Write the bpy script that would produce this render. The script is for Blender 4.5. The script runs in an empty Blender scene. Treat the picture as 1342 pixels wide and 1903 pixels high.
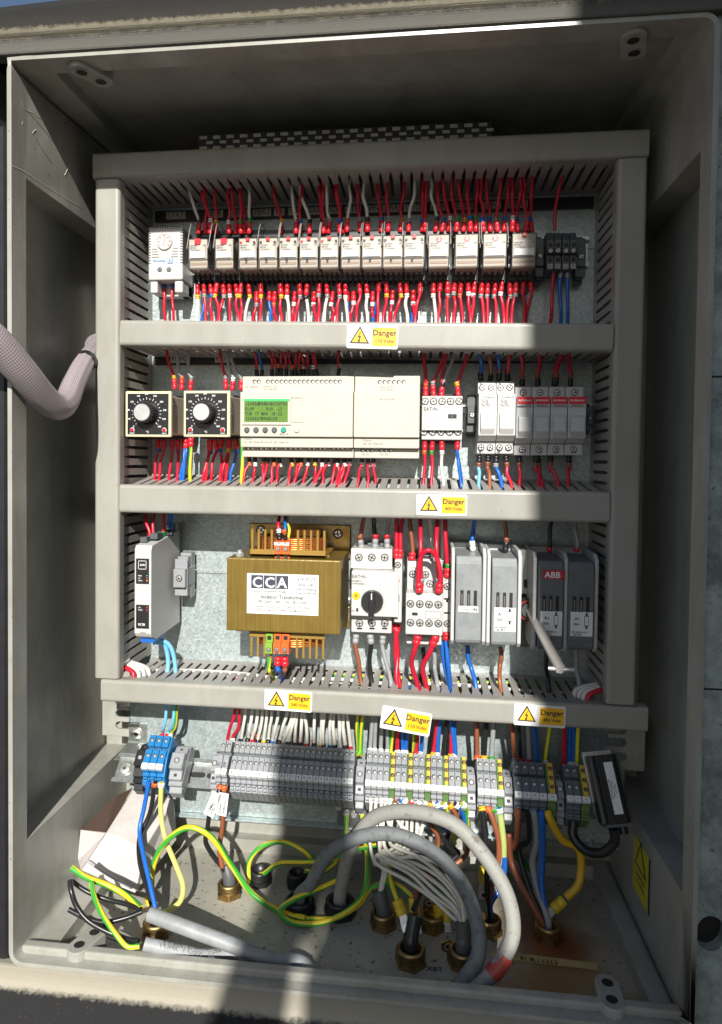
import bpy, bmesh, math, random
from mathutils import Vector, Matrix
random.seed(7)
S = bpy.context.scene
COL = S.collection
# ---------------------------------------------------------------- camera
CP = Vector((0.07211872, -0.83197051, -0.14560339))
def rotm(a, b, c):
    ca,sa,cb,sb,cc,sc = math.cos(a),math.sin(a),math.cos(b),math.sin(b),math.cos(c),math.sin(c)
    Rz=Matrix(((ca,-sa,0),(sa,ca,0),(0,0,1))); Rx=Matrix(((1,0,0),(0,cb,-sb),(0,sb,cb))); Ry=Matrix(((cc,0,sc),(0,1,0),(-sc,0,cc)))
    return Rz @ Rx @ Ry
R = rotm(math.radians(6.81875584), math.radians(-1.55764882), math.radians(-0.62849139))
FPX, PX0, PY0 = 1269.9645, 671-38.50567, 951.5-58.14044
cd = bpy.data.cameras.new('camera'); cam = bpy.data.objects.new('camera', cd); COL.objects.link(cam)
cam.matrix_world = Matrix.Translation(CP) @ Matrix((( R[0][0],R[0][2],-R[0][1]),(R[1][0],R[1][2],-R[1][1]),(R[2][0],R[2][2],-R[2][1]))).to_4x4()
cd.sensor_fit='VERTICAL'; cd.sensor_height=36; cd.sensor_width=36*1342/1903; cd.lens=FPX/1903*36
cd.shift_x=38.50567/1903; cd.shift_y=-58.14044/1903; cd.clip_start=.01; cd.clip_end=2000
S.camera = cam
# ---------------------------------------------------------------- world, sun, exposure
SUN_TRAVEL = Vector((-.12, 1, -.56)).normalized()
w = bpy.data.worlds.new('World'); S.world = w; w.use_nodes = True
nt = w.node_tree; bg = nt.nodes['Background']; sky = nt.nodes.new('ShaderNodeTexSky')
sky.sky_type='NISHITA'; sky.sun_disc=False
sky.sun_elevation=math.asin(-SUN_TRAVEL.z); sky.sun_rotation=math.atan2(-SUN_TRAVEL.x,-SUN_TRAVEL.y)
nt.links.new(sky.outputs[0], bg.inputs[0]); bg.inputs[1].default_value=.066
sl = bpy.data.lights.new('sun','SUN'); sl.energy=5; sl.angle=math.radians(.6); sl.color=(1,.955,.88)
so = bpy.data.objects.new('sun', sl); COL.objects.link(so); so.rotation_euler = SUN_TRAVEL.to_track_quat('-Z','Y').to_euler()
S.view_settings.view_transform='Standard'; S.view_settings.look='None'; S.view_settings.gamma=1; S.view_settings.use_curve_mapping=False
S.view_settings.exposure=.5
# ---------------------------------------------------------------- pixel of the photograph + real depth -> point
def U(px, py, y):
    d = R @ Vector(((px-PX0)/FPX, 1, -(py-PY0)/FPX)); t = (y-CP.y)/d.y
    return CP + t*d
def WR(x0,y0,x1,y1,y):
    a,b,c,d = U(x0,y0,y),U(x1,y0,y),U(x0,y1,y),U(x1,y1,y)
    return (a.x+c.x)/2,(b.x+d.x)/2,(c.z+d.z)/2,(a.z+b.z)/2     # X0 X1 Z0 Z1
# ---------------------------------------------------------------- materials
MATS={}
def mat(name, col, rough=.45, metal=0, vary=.08, vscale=60, bump=0, bscale=300, spec=.5, col2=None, thr=None, alpha=None, emit=None, coat=0, grime=0):
    if name in MATS: return MATS[name]
    m=bpy.data.materials.new(name); m.use_nodes=True; n=m.node_tree; b=n.nodes['Principled BSDF']
    b.inputs['Roughness'].default_value=rough; b.inputs['Metallic'].default_value=metal
    b.inputs['Specular IOR Level'].default_value=spec; b.inputs['Coat Weight'].default_value=coat
    c=(*col,1)
    if vary or col2:
        tc=n.nodes.new('ShaderNodeTexCoord'); no=n.nodes.new('ShaderNodeTexNoise'); no.inputs['Scale'].default_value=vscale
        no.inputs['Detail'].default_value=6; no.inputs['Roughness'].default_value=.65
        n.links.new(tc.outputs['Object'], no.inputs['Vector'])
        cr=n.nodes.new('ShaderNodeValToRGB'); e=cr.color_ramp.elements
        if col2: 
            t=thr or (.45,.6); e[0].position,e[1].position=t; e[0].color=c; e[1].color=(*col2,1)
        else:
            e[0].position,e[1].position=.3,.7; e[0].color=(*[x*(1-vary) for x in col],1); e[1].color=(*[min(1,x*(1+vary)) for x in col],1)
        n.links.new(no.outputs['Fac'], cr.inputs[0]); n.links.new(cr.outputs[0], b.inputs['Base Color'])
        mr=n.nodes.new('ShaderNodeMapRange'); mr.inputs[3].default_value=max(0,rough-.07); mr.inputs[4].default_value=min(1,rough+.1)
        n.links.new(no.outputs['Fac'], mr.inputs[0]); n.links.new(mr.outputs[0], b.inputs['Roughness'])
    else: b.inputs['Base Color'].default_value=c
    if bump:
        tc=n.nodes.new('ShaderNodeTexCoord'); nb=n.nodes.new('ShaderNodeTexNoise'); nb.inputs['Scale'].default_value=bscale; nb.inputs['Detail'].default_value=4
        n.links.new(tc.outputs['Object'], nb.inputs['Vector'])
        bp=n.nodes.new('ShaderNodeBump'); bp.inputs['Strength'].default_value=bump; bp.inputs['Distance'].default_value=.001
        n.links.new(nb.outputs['Fac'], bp.inputs['Height']); n.links.new(bp.outputs[0], b.inputs['Normal'])
    if grime:
        # dust film and stains with a shape of their own
        g=n.nodes.new('ShaderNodeNewGeometry'); mp=n.nodes.new('ShaderNodeMapping'); mp.inputs['Scale'].default_value=(1,1,.35)
        a=n.nodes.new('ShaderNodeTexNoise'); a.inputs['Scale'].default_value=19; a.inputs['Detail'].default_value=9; a.inputs['Roughness'].default_value=.72; a.inputs['Distortion'].default_value=.6
        n.links.new(g.outputs['Position'],mp.inputs[0]); n.links.new(mp.outputs[0],a.inputs['Vector'])
        k=n.nodes.new('ShaderNodeTexNoise'); k.inputs['Scale'].default_value=330; k.inputs['Detail'].default_value=3; n.links.new(g.outputs['Position'],k.inputs['Vector'])
        r1=n.nodes.new('ShaderNodeValToRGB'); e1=r1.color_ramp.elements; e1[0].position=.38;e1[0].color=(1-.45*grime,1-.47*grime,1-.52*grime,1);e1[1].position=.60;e1[1].color=(1,1,1,1)
        r2=n.nodes.new('ShaderNodeValToRGB'); e2=r2.color_ramp.elements; e2[0].position=.26;e2[0].color=(.45,.42,.38,1);e2[1].position=.30;e2[1].color=(1,1,1,1)
        m1=n.nodes.new('ShaderNodeMixRGB'); m1.blend_type='MULTIPLY'; m1.inputs[0].default_value=1; m2=n.nodes.new('ShaderNodeMixRGB'); m2.blend_type='MULTIPLY'; m2.inputs[0].default_value=1
        src=b.inputs['Base Color'].links[0].from_socket
        n.links.new(a.outputs['Fac'],r1.inputs[0]); n.links.new(k.outputs['Fac'],r2.inputs[0]); n.links.new(src,m1.inputs[1]); n.links.new(r1.outputs[0],m1.inputs[2]); n.links.new(m1.outputs[0],m2.inputs[1]); n.links.new(r2.outputs[0],m2.inputs[2]); n.links.new(m2.outputs[0],b.inputs['Base Color'])
        sx=n.nodes.new('ShaderNodeMath'); sx.operation='MULTIPLY_ADD'; n.links.new(a.outputs['Fac'],sx.inputs[0]); sx.inputs[1].default_value=-.5*grime; sx.inputs[2].default_value=rough+.28*grime; n.links.new(sx.outputs[0],b.inputs['Roughness'])
    if alpha is not None: b.inputs['Alpha'].default_value=alpha
    MATS[name]=m; return m
M=mat
GRP=M('enclosure_polyester',(.35,.35,.315),.30,vary=.06,vscale=14,bump=.12,bscale=120,grime=.5)
DUCT=M('duct_grey_plastic',(.325,.32,.288),.40,vary=.04,vscale=22,bump=.06,bscale=400,grime=.28)
DUCTB=M('duct_body_plastic',(.33,.315,.295),.45,vary=.06,vscale=40)
WHITE=M('white_plastic',(.52,.52,.50),.4,vary=.03)
LGREY=M('light_grey_plastic',(.50,.51,.51),.4,vary=.04)
MGREY=M('mid_grey_plastic',(.27,.28,.29),.42,vary=.05)
TGREY=M('terminal_grey_plastic',(.27,.285,.305),.4,vary=.06)
DGREY=M('dark_grey_plastic',(.085,.095,.105),.4,vary=.08)
FGREY=M('fuse_carrier_grey',(.13,.14,.145),.33,vary=.15,vscale=90)
BLACK=M('black_plastic',(.018,.018,.02),.35,vary=.1)
HOLE=M('dark_recess',(.012,.012,.013),.6,vary=0)
CREAM=M('cream_plastic',(.50,.47,.405),.42,vary=.03)
YCREAM=M('yellowed_cream_plastic',(.72,.66,.42),.4,vary=.04)
BEIGE=M('beige_plastic',(.55,.50,.40),.4,vary=.05)
RED=M('red_pvc',(.52,.012,.035),.33,vary=.08)
DRED=M('red_sleeve',(.66,.02,.035),.3,vary=.05)
DRED2=M('dull_red_sleeve',(.46,.015,.03),.36,vary=.08)
BLUE=M('blue_pvc',(.012,.12,.48),.33,vary=.08)
LBLUE=M('light_blue_pvc',(.17,.47,.70),.35,vary=.06)
BWHITE=M('white_pvc',(.66,.64,.58),.36,vary=.06)
GREYW=M('grey_pvc',(.30,.31,.32),.38,vary=.06)
BROWN=M('brown_pvc',(.27,.085,.04),.36,vary=.08)
BLK=M('black_pvc',(.016,.016,.018),.3,vary=.1)
YEL=M('yellow_pvc',(.72,.58,.03),.36,vary=.06)
GRN=M('green_pvc',(.05,.34,.04),.36,vary=.08)
OYEL=M('orange_yellow_pvc',(.62,.38,.02),.38,vary=.06)
PALEY=M('pale_yellow_green_sleeve',(.60,.58,.16),.4,vary=.05)
ORANGE=M('orange_plastic',(.72,.13,.025),.38,vary=.06)
TBLUE=M('terminal_blue_plastic',(.015,.17,.42),.38,vary=.05)
PEG=M('terminal_green_plastic',(.09,.17,.045),.42,vary=.05)
PEY=M('terminal_yellow_plastic',(.70,.45,.06),.4,vary=.05)
STEEL=M('screw_steel',(.78,.78,.76),.35,.75,vary=.1,vscale=400)
BRASS=M('weathered_brass',(.42,.29,.12),.42,1,col2=(.16,.10,.05),thr=(.5,.72),vscale=160,bump=.3)
SILVER=M('brushed_silver',(.55,.56,.56),.4,.7,vary=.06,vscale=250)
CHROME=M('zinc_rail',(.62,.66,.64),.30,.9,vary=.12,vscale=200)
LABEL=M('label_white',(.74,.75,.74),.4,vary=.02)
WARN=M('warning_yellow',(.83,.46,.015),.4,vary=.02)
CAUT=M('caution_yellow',(.62,.50,.03),.4,vary=.04)
INK=M('ink_black',(.02,.02,.022),.5,vary=0)
GINK=M('ink_grey',(.10,.10,.10),.5,vary=0)
BINK=M('ink_blue',(.05,.2,.5),.5,vary=0)
RINK=M('ink_red',(.65,.04,.05),.5,vary=0)
WINK=M('ink_white',(.8,.8,.78),.5,vary=0)
GREENP=M('green_plastic',(.04,.45,.16),.4,vary=.05)
LCD=M('lcd_green',(.10,.215,.03),.25,vary=.06,vscale=50)
CARD=M('white_cardboard',(.52,.485,.47),.75,vary=.1,vscale=40,bump=.5,bscale=500)
CARDB=M('brown_cardboard',(.11,.065,.045),.8,vary=.15)
CABLE=M('grey_cable_sheath',(.29,.31,.325),.5,vary=.12,vscale=90,bump=.15,grime=.5)
CABLED=M('worn_grey_cable_sheath',(.165,.18,.185),.6,vscale=110,col2=(.07,.07,.065),thr=(.52,.70),bump=.3)
CABLEW=M('worn_pale_cable_sheath',(.28,.28,.26),.6,vscale=120,col2=(.12,.10,.08),thr=(.56,.72),bump=.25)
VARN=None
def varnish():
    m=bpy.data.materials.new('varnished_lamination'); m.use_nodes=True; n=m.node_tree; b=n.nodes['Principled BSDF']
    tc=n.nodes.new('ShaderNodeTexCoord'); mp=n.nodes.new('ShaderNodeMapping'); mp.inputs['Scale'].default_value=(1,1,.02)
    no=n.nodes.new('ShaderNodeTexNoise'); no.inputs['Scale'].default_value=700; no.inputs['Detail'].default_value=3
    n2=n.nodes.new('ShaderNodeTexNoise'); n2.inputs['Scale'].default_value=35; n2.inputs['Detail'].default_value=6
    cr=n.nodes.new('ShaderNodeValToRGB'); e=cr.color_ramp.elements; e[0].position=.3; e[1].position=.72; e[0].color=(.15,.098,.017,1); e[1].color=(.26,.18,.038,1)
    mx=n.nodes.new('ShaderNodeMixRGB'); mx.inputs[0].default_value=.35
    n.links.new(tc.outputs['Object'],mp.inputs[0]); n.links.new(mp.outputs[0],no.inputs['Vector']); n.links.new(tc.outputs['Object'],n2.inputs['Vector'])
    n.links.new(no.outputs['Fac'],mx.inputs[1]); n.links.new(n2.outputs['Fac'],mx.inputs[2]); n.links.new(mx.outputs[0],cr.inputs[0]); n.links.new(cr.outputs[0],b.inputs['Base Color'])
    bp=n.nodes.new('ShaderNodeBump'); bp.inputs['Strength'].default_value=.35; bp.inputs['Distance'].default_value=.0006
    n.links.new(no.outputs['Fac'],bp.inputs['Height']); n.links.new(bp.outputs[0],b.inputs['Normal'])
    b.inputs['Roughness'].default_value=.3; b.inputs['Metallic'].default_value=.25; b.inputs['Coat Weight'].default_value=.4
    MATS['v']=m; return m
VARN=varnish()
AMBER=M('amber_bobbin_plastic',(.30,.185,.04),.25,vary=.1,coat=.4)
GOLDB=M('passivated_bracket',(.36,.23,.06),.35,.7,vscale=60,col2=(.55,.45,.24),thr=(.45,.65))
COPPER=M('enamelled_copper',(.62,.20,.06),.3,.8,vary=.2,vscale=400)
def clearm():
    m=bpy.data.materials.new('clear_cover'); m.use_nodes=True; n=m.node_tree; n.nodes.clear()
    o=n.nodes.new('ShaderNodeOutputMaterial'); t=n.nodes.new('ShaderNodeBsdfTransparent'); g=n.nodes.new('ShaderNodeBsdfGlossy'); g.inputs['Roughness'].default_value=.08
    d=n.nodes.new('ShaderNodeBsdfDiffuse'); d.inputs[0].default_value=(.8,.78,.74,1)
    f=n.nodes.new('ShaderNodeFresnel'); f.inputs[0].default_value=1.6; m1=n.nodes.new('ShaderNodeMixShader'); m2=n.nodes.new('ShaderNodeMixShader'); m2.inputs[0].default_value=.10
    t.inputs[0].default_value=(.93,.92,.90,1)
    n.links.new(t.outputs[0],m2.inputs[1]); n.links.new(d.outputs[0],m2.inputs[2]); n.links.new(f.outputs[0],m1.inputs[0]); n.links.new(m2.outputs[0],m1.inputs[1]); n.links.new(g.outputs[0],m1.inputs[2]); n.links.new(m1.outputs[0],o.inputs[0])
    return m
CLEAR=clearm()
def zinc():
    m=bpy.data.materials.new('galvanised_zinc'); m.use_nodes=True; n=m.node_tree; b=n.nodes['Principled BSDF']
    tc=n.nodes.new('ShaderNodeTexCoord'); v=n.nodes.new('ShaderNodeTexVoronoi'); v.inputs['Scale'].default_value=420; v.inputs['Randomness'].default_value=1
    v2=n.nodes.new('ShaderNodeTexNoise'); v2.inputs['Scale'].default_value=9; v2.inputs['Detail'].default_value=7; v2.inputs['Roughness'].default_value=.7
    n.links.new(tc.outputs['Object'],v.inputs['Vector']); n.links.new(tc.outputs['Object'],v2.inputs['Vector'])
    sp=n.nodes.new('ShaderNodeSeparateColor'); n.links.new(v.outputs['Color'],sp.inputs[0])
    mx=n.nodes.new('ShaderNodeMixRGB'); mx.inputs[0].default_value=.55; n.links.new(sp.outputs[0],mx.inputs[1]); n.links.new(v2.outputs['Fac'],mx.inputs[2])
    cr=n.nodes.new('ShaderNodeValToRGB'); e=cr.color_ramp.elements; e[0].position=.2;e[1].position=.8; e[0].color=(.30,.36,.375,1); e[1].color=(.52,.59,.59,1)
    n.links.new(mx.outputs[0],cr.inputs[0]); n.links.new(cr.outputs[0],b.inputs['Base Color'])
    mr=n.nodes.new('ShaderNodeMapRange'); mr.inputs[3].default_value=.28; mr.inputs[4].default_value=.5; n.links.new(sp.outputs[1],mr.inputs[0]); n.links.new(mr.outputs[0],b.inputs['Roughness'])
    b.inputs['Metallic'].default_value=.45
    return m
ZINC=zinc()
# ---------------------------------------------------------------- mesh builder
_tc={}
def textgeo(s, bold):
    k=(s,bold)
    if k in _tc: return _tc[k]
    c=bpy.data.curves.new('t','FONT'); c.body=s; c.size=1; c.resolution_u=2; c.offset=.02 if bold else 0
    o=bpy.data.objects.new('t',c); COL.objects.link(o); dg=bpy.context.evaluated_depsgraph_get(); me=o.evaluated_get(dg).to_mesh()
    vs=[(v.co.x,v.co.y) for v in me.vertices]; fs=[list(p.vertices) for p in me.polygons]
    bpy.data.objects.remove(o); bpy.data.curves.remove(c)
    wd=max([v[0] for v in vs],default=0); _tc[k]=(vs,fs,wd); return _tc[k]
X=Vector((1,0,0)); Y=Vector((0,1,0)); Z=Vector((0,0,1))
class MB:
    def __init__(s, m=None): s.v=[]; s.f=[]; s.mi=[]; s.mats=[]; s.sm=[]; s.m=m; s.T=None; s.marks=[]
    def mark(s): s.marks.append((len(s.v),len(s.f)))
    def _m(s,m):
        m=m or s.m
        if m not in s.mats: s.mats.append(m)
        return s.mats.index(m)
    def add(s,vs,fs,m=None,smooth=False):
        k=len(s.v); i=s._m(m)
        s.v+=[(s.T@Vector(v) if s.T else Vector(v)) for v in vs]
        for f in fs: s.f.append([k+a for a in f]); s.mi.append(i); s.sm.append(smooth)
    def box(s,x0,x1,y0,y1,z0,z1,m=None):
        x0,x1=sorted((x0,x1)); y0,y1=sorted((y0,y1)); z0,z1=sorted((z0,z1))
        s.add([(x0,y0,z0),(x1,y0,z0),(x1,y1,z0),(x0,y1,z0),(x0,y0,z1),(x1,y0,z1),(x1,y1,z1),(x0,y1,z1)],
              [(0,3,2,1),(4,5,6,7),(0,1,5,4),(1,2,6,5),(2,3,7,6),(3,0,4,7)],m)
    def prism(s,poly,o,a,b,ext,m=None,smooth=False):
        # poly in (a,b) coordinates from o, extruded by vector ext
        o=Vector(o); n=len(poly); base=[o+a*p[0]+b*p[1] for p in poly]; top=[p+ext for p in base]
        fs=[list(range(n)),list(range(2*n-1,n-1,-1))]
        if (a.cross(b)).dot(ext)>0: fs=[f[::-1] for f in fs]; fl=True
        else: fl=False
        for i in range(n):
            j=(i+1)%n; q=[i,n+i,n+j,j]; fs.append(q[::-1] if fl else q)
        s.add(base+top,fs,m,smooth)
    def lathe(s,prof,o,ax,m=None,seg=16,capa=True,capb=True,hexa=False):
        # prof: list of (distance along ax, radius)
        o=Vector(o); ax=Vector(ax).normalized(); a=ax.orthogonal().normalized(); b=ax.cross(a)
        vs=[];fs=[]
        for (t,r) in prof:
            for k in range(seg):
                an=2*math.pi*k/seg; vs.append(o+ax*t+(a*math.cos(an)+b*math.sin(an))*r)
        for i in range(len(prof)-1):
            for k in range(seg):
                j=(k+1)%seg; fs.append([i*seg+k,i*seg+j,(i+1)*seg+j,(i+1)*seg+k])
        s.add(vs,fs,m,not hexa)
        ce=[]
        if capa: s.add(vs[:seg],[list(range(seg))[::-1]],m)
        if capb: s.add(vs[-seg:],[list(range(seg))],m)
    def cyl(s,o,ax,r,h,m=None,seg=16,hexa=False): s.lathe([(0,r),(h,r)],o,ax,m,seg,hexa=hexa)
    def disc(s,o,r,m=None,seg=20,a=X,b=Z):
        o=Vector(o); s.add([o+a*math.cos(2*math.pi*k/seg)*r+b*math.sin(2*math.pi*k/seg)*r for k in range(seg)],[list(range(seg))],m)
    def ring(s,o,r0,r1,m=None,seg=24,a=X,b=Z,a0=0,a1=360):
        o=Vector(o); vs=[];fs=[]; n=seg+1
        for k in range(n):
            an=math.radians(a0+(a1-a0)*k/seg); d=a*math.cos(an)+b*math.sin(an); vs+=[o+d*r0,o+d*r1]
        for k in range(seg): fs.append([2*k,2*k+1,2*k+3,2*k+2])
        s.add(vs,fs,m)
    def poly(s,pts,m=None): s.add(pts,[list(range(len(pts)))],m)
    def rect(s,x0,x1,z0,z1,y,m=None): s.add([(x0,y,z0),(x1,y,z0),(x1,y,z1),(x0,y,z1)],[(0,1,2,3)],m)
    def text(s,t,o,h,m=None,al='C',a=X,b=Z,bold=True,maxw=None):
        vs,fs,wd=textgeo(t,bold); k=h/.7
        kx=k
        if maxw and wd*k>maxw: kx=maxw/wd
        off={'L':0,'C':-wd*kx/2,'R':-wd*kx}[al]
        s.add([Vector(o)+a*(v[0]*kx+off)+b*(v[1]*k) for v in vs],fs,m)
    def tube(s,pts,r,m=None,seg=8,sub=6,m2=None,twist=0,caps=True,capm=None,r2=None,jit=0):
        P=[Vector(p) for p in pts]
        if len(P)>2:
            Q=[P[0]*2-P[1]]+P+[P[-1]*2-P[-2]]; C=[]
            for i in range(1,len(Q)-2):
                for k in range(sub):
                    t=k/sub; C.append(.5*((2*Q[i])+(Q[i+1]-Q[i-1])*t+(2*Q[i-1]-5*Q[i]+4*Q[i+1]-Q[i+2])*t*t+(3*Q[i]-Q[i-1]-3*Q[i+1]+Q[i+2])*t**3))
            C.append(P[-1]); P=C
        t=(P[1]-P[0]).normalized(); a=t.orthogonal().normalized(); vs=[];n=len(P)
        for i,p in enumerate(P):
            t=(P[min(i+1,n-1)]-P[max(i-1,0)]).normalized(); a=(a-t*a.dot(t)).normalized(); b=t.cross(a); rr=r if r2 is None else r+(r2-r)*i/(n-1)
            for k in range(seg):
                an=2*math.pi*k/seg+twist*i; vs.append(p+(a*math.cos(an)+b*math.sin(an))*rr)
        f1=[];f2=[]
        for i in range(n-1):
            for k in range(seg):
                j=(k+1)%seg; q=[i*seg+k,i*seg+j,(i+1)*seg+j,(i+1)*seg+k]
                (f2 if (m2 and (k*4//seg)%2) else f1).append(q)
        if m2:
            k0=len(s.v); s.add(vs,f1,m,True); i2=s._m(m2)
            for q in f2: s.f.append([k0+a_ for a_ in q]); s.mi.append(i2); s.sm.append(True)
        else: s.add(vs,f1,m,True)
        if caps: s.add(vs[:seg],[list(range(seg))[::-1]],capm or m); s.add(vs[-seg:],[list(range(seg))],capm or m)
        return P
    def build(s,name,parent=None,bevel=0,segs=1,**k):
        if len(s.marks)>1 and parent is not None:
            mk=s.marks+[(len(s.v),len(s.f))]; o=None
            if mk[0][0]>0: mk[0]=(0,0)
            for (v0,f0),(v1,f1) in zip(mk,mk[1:]):
                if f1<=f0: continue
                q=MB(s.m); q.v=s.v[v0:v1]; q.f=[[i-v0 for i in f] for f in s.f[f0:f1]]; q.mats=list(s.mats); q.mi=s.mi[f0:f1]; q.sm=s.sm[f0:f1]
                o=q.build(name,parent,bevel,segs,**k)
            return o
        me=bpy.data.meshes.new(name); o0=Vector(parent.get('o0',(0,0,0))) if parent else Vector((0,0,0))
        if parent is None and 'origin' in k: o0=Vector(k['origin'])
        me.from_pydata([v-o0 for v in s.v],[],s.f)
        for m in s.mats: me.materials.append(m)
        me.polygons.foreach_set('material_index',s.mi); me.polygons.foreach_set('use_smooth',s.sm); me.update()
        o=bpy.data.objects.new(name,me); COL.objects.link(o)
        if parent:
            o.parent=parent; o['o0']=tuple(o0)
        else: o.location=o0; o['o0']=tuple(o0)
        if bevel:
            b=o.modifiers.new('bevel','BEVEL'); b.width=bevel; b.segments=segs; b.limit_method='ANGLE'; b.angle_limit=math.radians(40)
        if 'label' in k: o['label']=k['label']
        return o
def tag(o,label,cat,group=None,kind=None):
    if label: o['label']=label
    if cat: o['category']=cat
    if group: o['group']=group
    if kind: o['kind']=kind
    return o
def thing(name,label,cat,loc,group=None):
    o=bpy.data.objects.new(name,None); o.empty_display_size=.01; COL.objects.link(o); o.location=loc; o['o0']=tuple(loc)
    return tag(o,label,cat,group)
def screw(mb,p,r,m=None,slot=True,a=X,b=Z,n=None,deep=None):
    # recessed round hole with a steel screw head in it, on a face at point p (front normal n)
    n=n or Vector((0,-1,0)); p=Vector(p); mb.mark()
    mb.disc(p+n*.0002,r*1.25,HOLE,14,a,b); mb.lathe([(0,r),(.0006,r),(.0010,r*.8)],p+n*.0002,n,m or STEEL,12)
    if slot:
        an=random.uniform(0,math.pi); d=a*math.cos(an)+b*math.sin(an); e=d.cross(n)
        q=p+n*.0014
        mb.poly([q-d*r*.8-e*r*.14,q+d*r*.8-e*r*.14,q+d*r*.8+e*r*.14,q-d*r*.8+e*r*.14],HOLE)
        mb.poly([q-e*r*.8+d*r*.14,q+e*r*.8+d*r*.14,q+e*r*.8-d*r*.14,q-e*r*.8-d*r*.14],HOLE)
ORD=['first','second','third','fourth','fifth','sixth','seventh','eighth','ninth','tenth','eleventh','twelfth','thirteenth','fourteenth','fifteenth','sixteenth','seventeenth','eighteenth','nineteenth','twentieth','twenty-first','twenty-second','twenty-third','twenty-fourth','twenty-fifth','twenty-sixth','twenty-seventh','twenty-eighth','twenty-ninth','thirtieth']
def ordn(i):
    if i<30: return ORD[i]
    return {3:'thirty-',4:'forty-',5:'fifty-',6:'sixty-'}[(i+1)//10]+ORD[(i+1)%10-1] if (i+1)%10 else {4:'fortieth',5:'fiftieth',6:'sixtieth'}[(i+1)//10]
CN={RED:'red',BLUE:'blue',LBLUE:'light blue',BWHITE:'white',GREYW:'grey',BROWN:'brown',BLK:'black',YEL:'yellow-green',OYEL:'yellow'}
def wire(label,group,pts,col,r=.0019,fer=None,ring=None,fl=.010,sub=5,fer2=None,name='wire'):
    P=[]
    for p in pts:
        if not isinstance(p,Vector):
            q=U(*p); lim=ZF+r+.0015
            if q.z<lim: q=UZ(p[0],p[1],lim)
            p=q
        P.append(p)
    if len(P)>=4 and r<.003:
        for i in range(1,len(P)-1): P[i]=P[i]+Vector((random.uniform(-.0014,.0014),random.uniform(-.0018,.0015),random.uniform(-.001,.001)))
    r*=random.uniform(.93,1.06)
    mb=MB(col)
    Q=mb.tube(P,r,col,8,sub,m2=(GRN if col is YEL else None),twist=.10 if col is YEL else 0)
    o=mb.build(name,None,origin=P[0]); tag(o,label,'wire',group)
    def lug(P,fer,ring,fl):
        fl*=random.uniform(.85,1.15)
        t=(P[1]-P[0]).normalized()
        if fer:
            f=MB(DRED2 if (fer is DRED and random.random()<.4) else fer); rr=r*random.uniform(1.42,1.62)
            f.lathe([(-.001,rr*.7),(0,rr),(fl*.42,rr*1.03),(fl*.48,rr*.84),(fl*.54,rr*1.03),(fl,rr*.98),(fl+.001,rr*.75)],P[0],t,fer,10); f.build('ferrule',o)
        if ring:
            f=MB(ring); b=P[0]+t*(fl+.0012 if fer else .001)
            f.lathe([(0,r*1.3),(.0003,r*1.42),(.0042,r*1.42),(.0045,r*1.3)],b,t,ring,10); 
            f.lathe([(.0018,r*1.45),(.0024,r*1.45)],b,t,INK,10,False,False); f.build('wire_marker',o)
    lug([Q[0],Q[1]] if (Q[1]-Q[0]).length>1e-6 else P,fer,ring,fl)
    if fer2: lug([Q[-1],Q[-2]],fer2,None,fl)
    return o
def UX(px,py,x):
    d = R @ Vector(((px-PX0)/FPX, 1, -(py-PY0)/FPX)); return CP + d*((x-CP.x)/d.x)
def UZ(px,py,z):
    d = R @ Vector(((px-PX0)/FPX, 1, -(py-PY0)/FPX)); return CP + d*((z-CP.z)/d.z)
L,RR_,ZT,ZB,YR,YB = -.314,.307,.2255,-.632,-.2256,.030
ZF = ZB-.017
# ================================================================ SETTING
def nodes_pos(m):
    n=m.node_tree; g=n.nodes.new('ShaderNodeNewGeometry'); return n,g.outputs['Position']
def concrete(name,c1,c2,c3,scale=40,bump=.6):
    m=bpy.data.materials.new(name); m.use_nodes=True; n,pos=nodes_pos(m); b=n.nodes['Principled BSDF']; b.inputs['Roughness'].default_value=.85
    a=n.nodes.new('ShaderNodeTexNoise'); a.inputs['Scale'].default_value=scale; a.inputs['Detail'].default_value=9; a.inputs['Roughness'].default_value=.72
    k=n.nodes.new('ShaderNodeTexNoise'); k.inputs['Scale'].default_value=scale*5; k.inputs['Detail'].default_value=6; k.inputs['Roughness'].default_value=.7
    n.links.new(pos,a.inputs['Vector']); n.links.new(pos,k.inputs['Vector'])
    r=n.nodes.new('ShaderNodeValToRGB'); e=r.color_ramp.elements; e[0].position=.36;e[0].color=(*c1,1);e[1].position=.66;e[1].color=(*c2,1)
    r2=n.nodes.new('ShaderNodeValToRGB'); q=r2.color_ramp.elements; q[0].position=.60;q[0].color=(0,0,0,1);q[1].position=.68;q[1].color=(1,1,1,1)
    mx=n.nodes.new('ShaderNodeMixRGB'); mx.inputs[2].default_value=(*c3,1)
    n.links.new(a.outputs['Fac'],r.inputs[0]); n.links.new(k.outputs['Fac'],r2.inputs[0]); n.links.new(r.outputs[0],mx.inputs[1]); n.links.new(r2.outputs[0],mx.inputs[0]); n.links.new(mx.outputs[0],b.inputs['Base Color'])
    bp=n.nodes.new('ShaderNodeBump'); bp.inputs['Strength'].default_value=bump; bp.inputs['Distance'].default_value=.003; n.links.new(k.outputs['Fac'],bp.inputs['Height']); n.links.new(bp.outputs[0],b.inputs['Normal'])
    return m
CONC=concrete('lichen_concrete',(.17,.20,.18),(.42,.48,.45),(.08,.10,.085),30)
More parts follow.
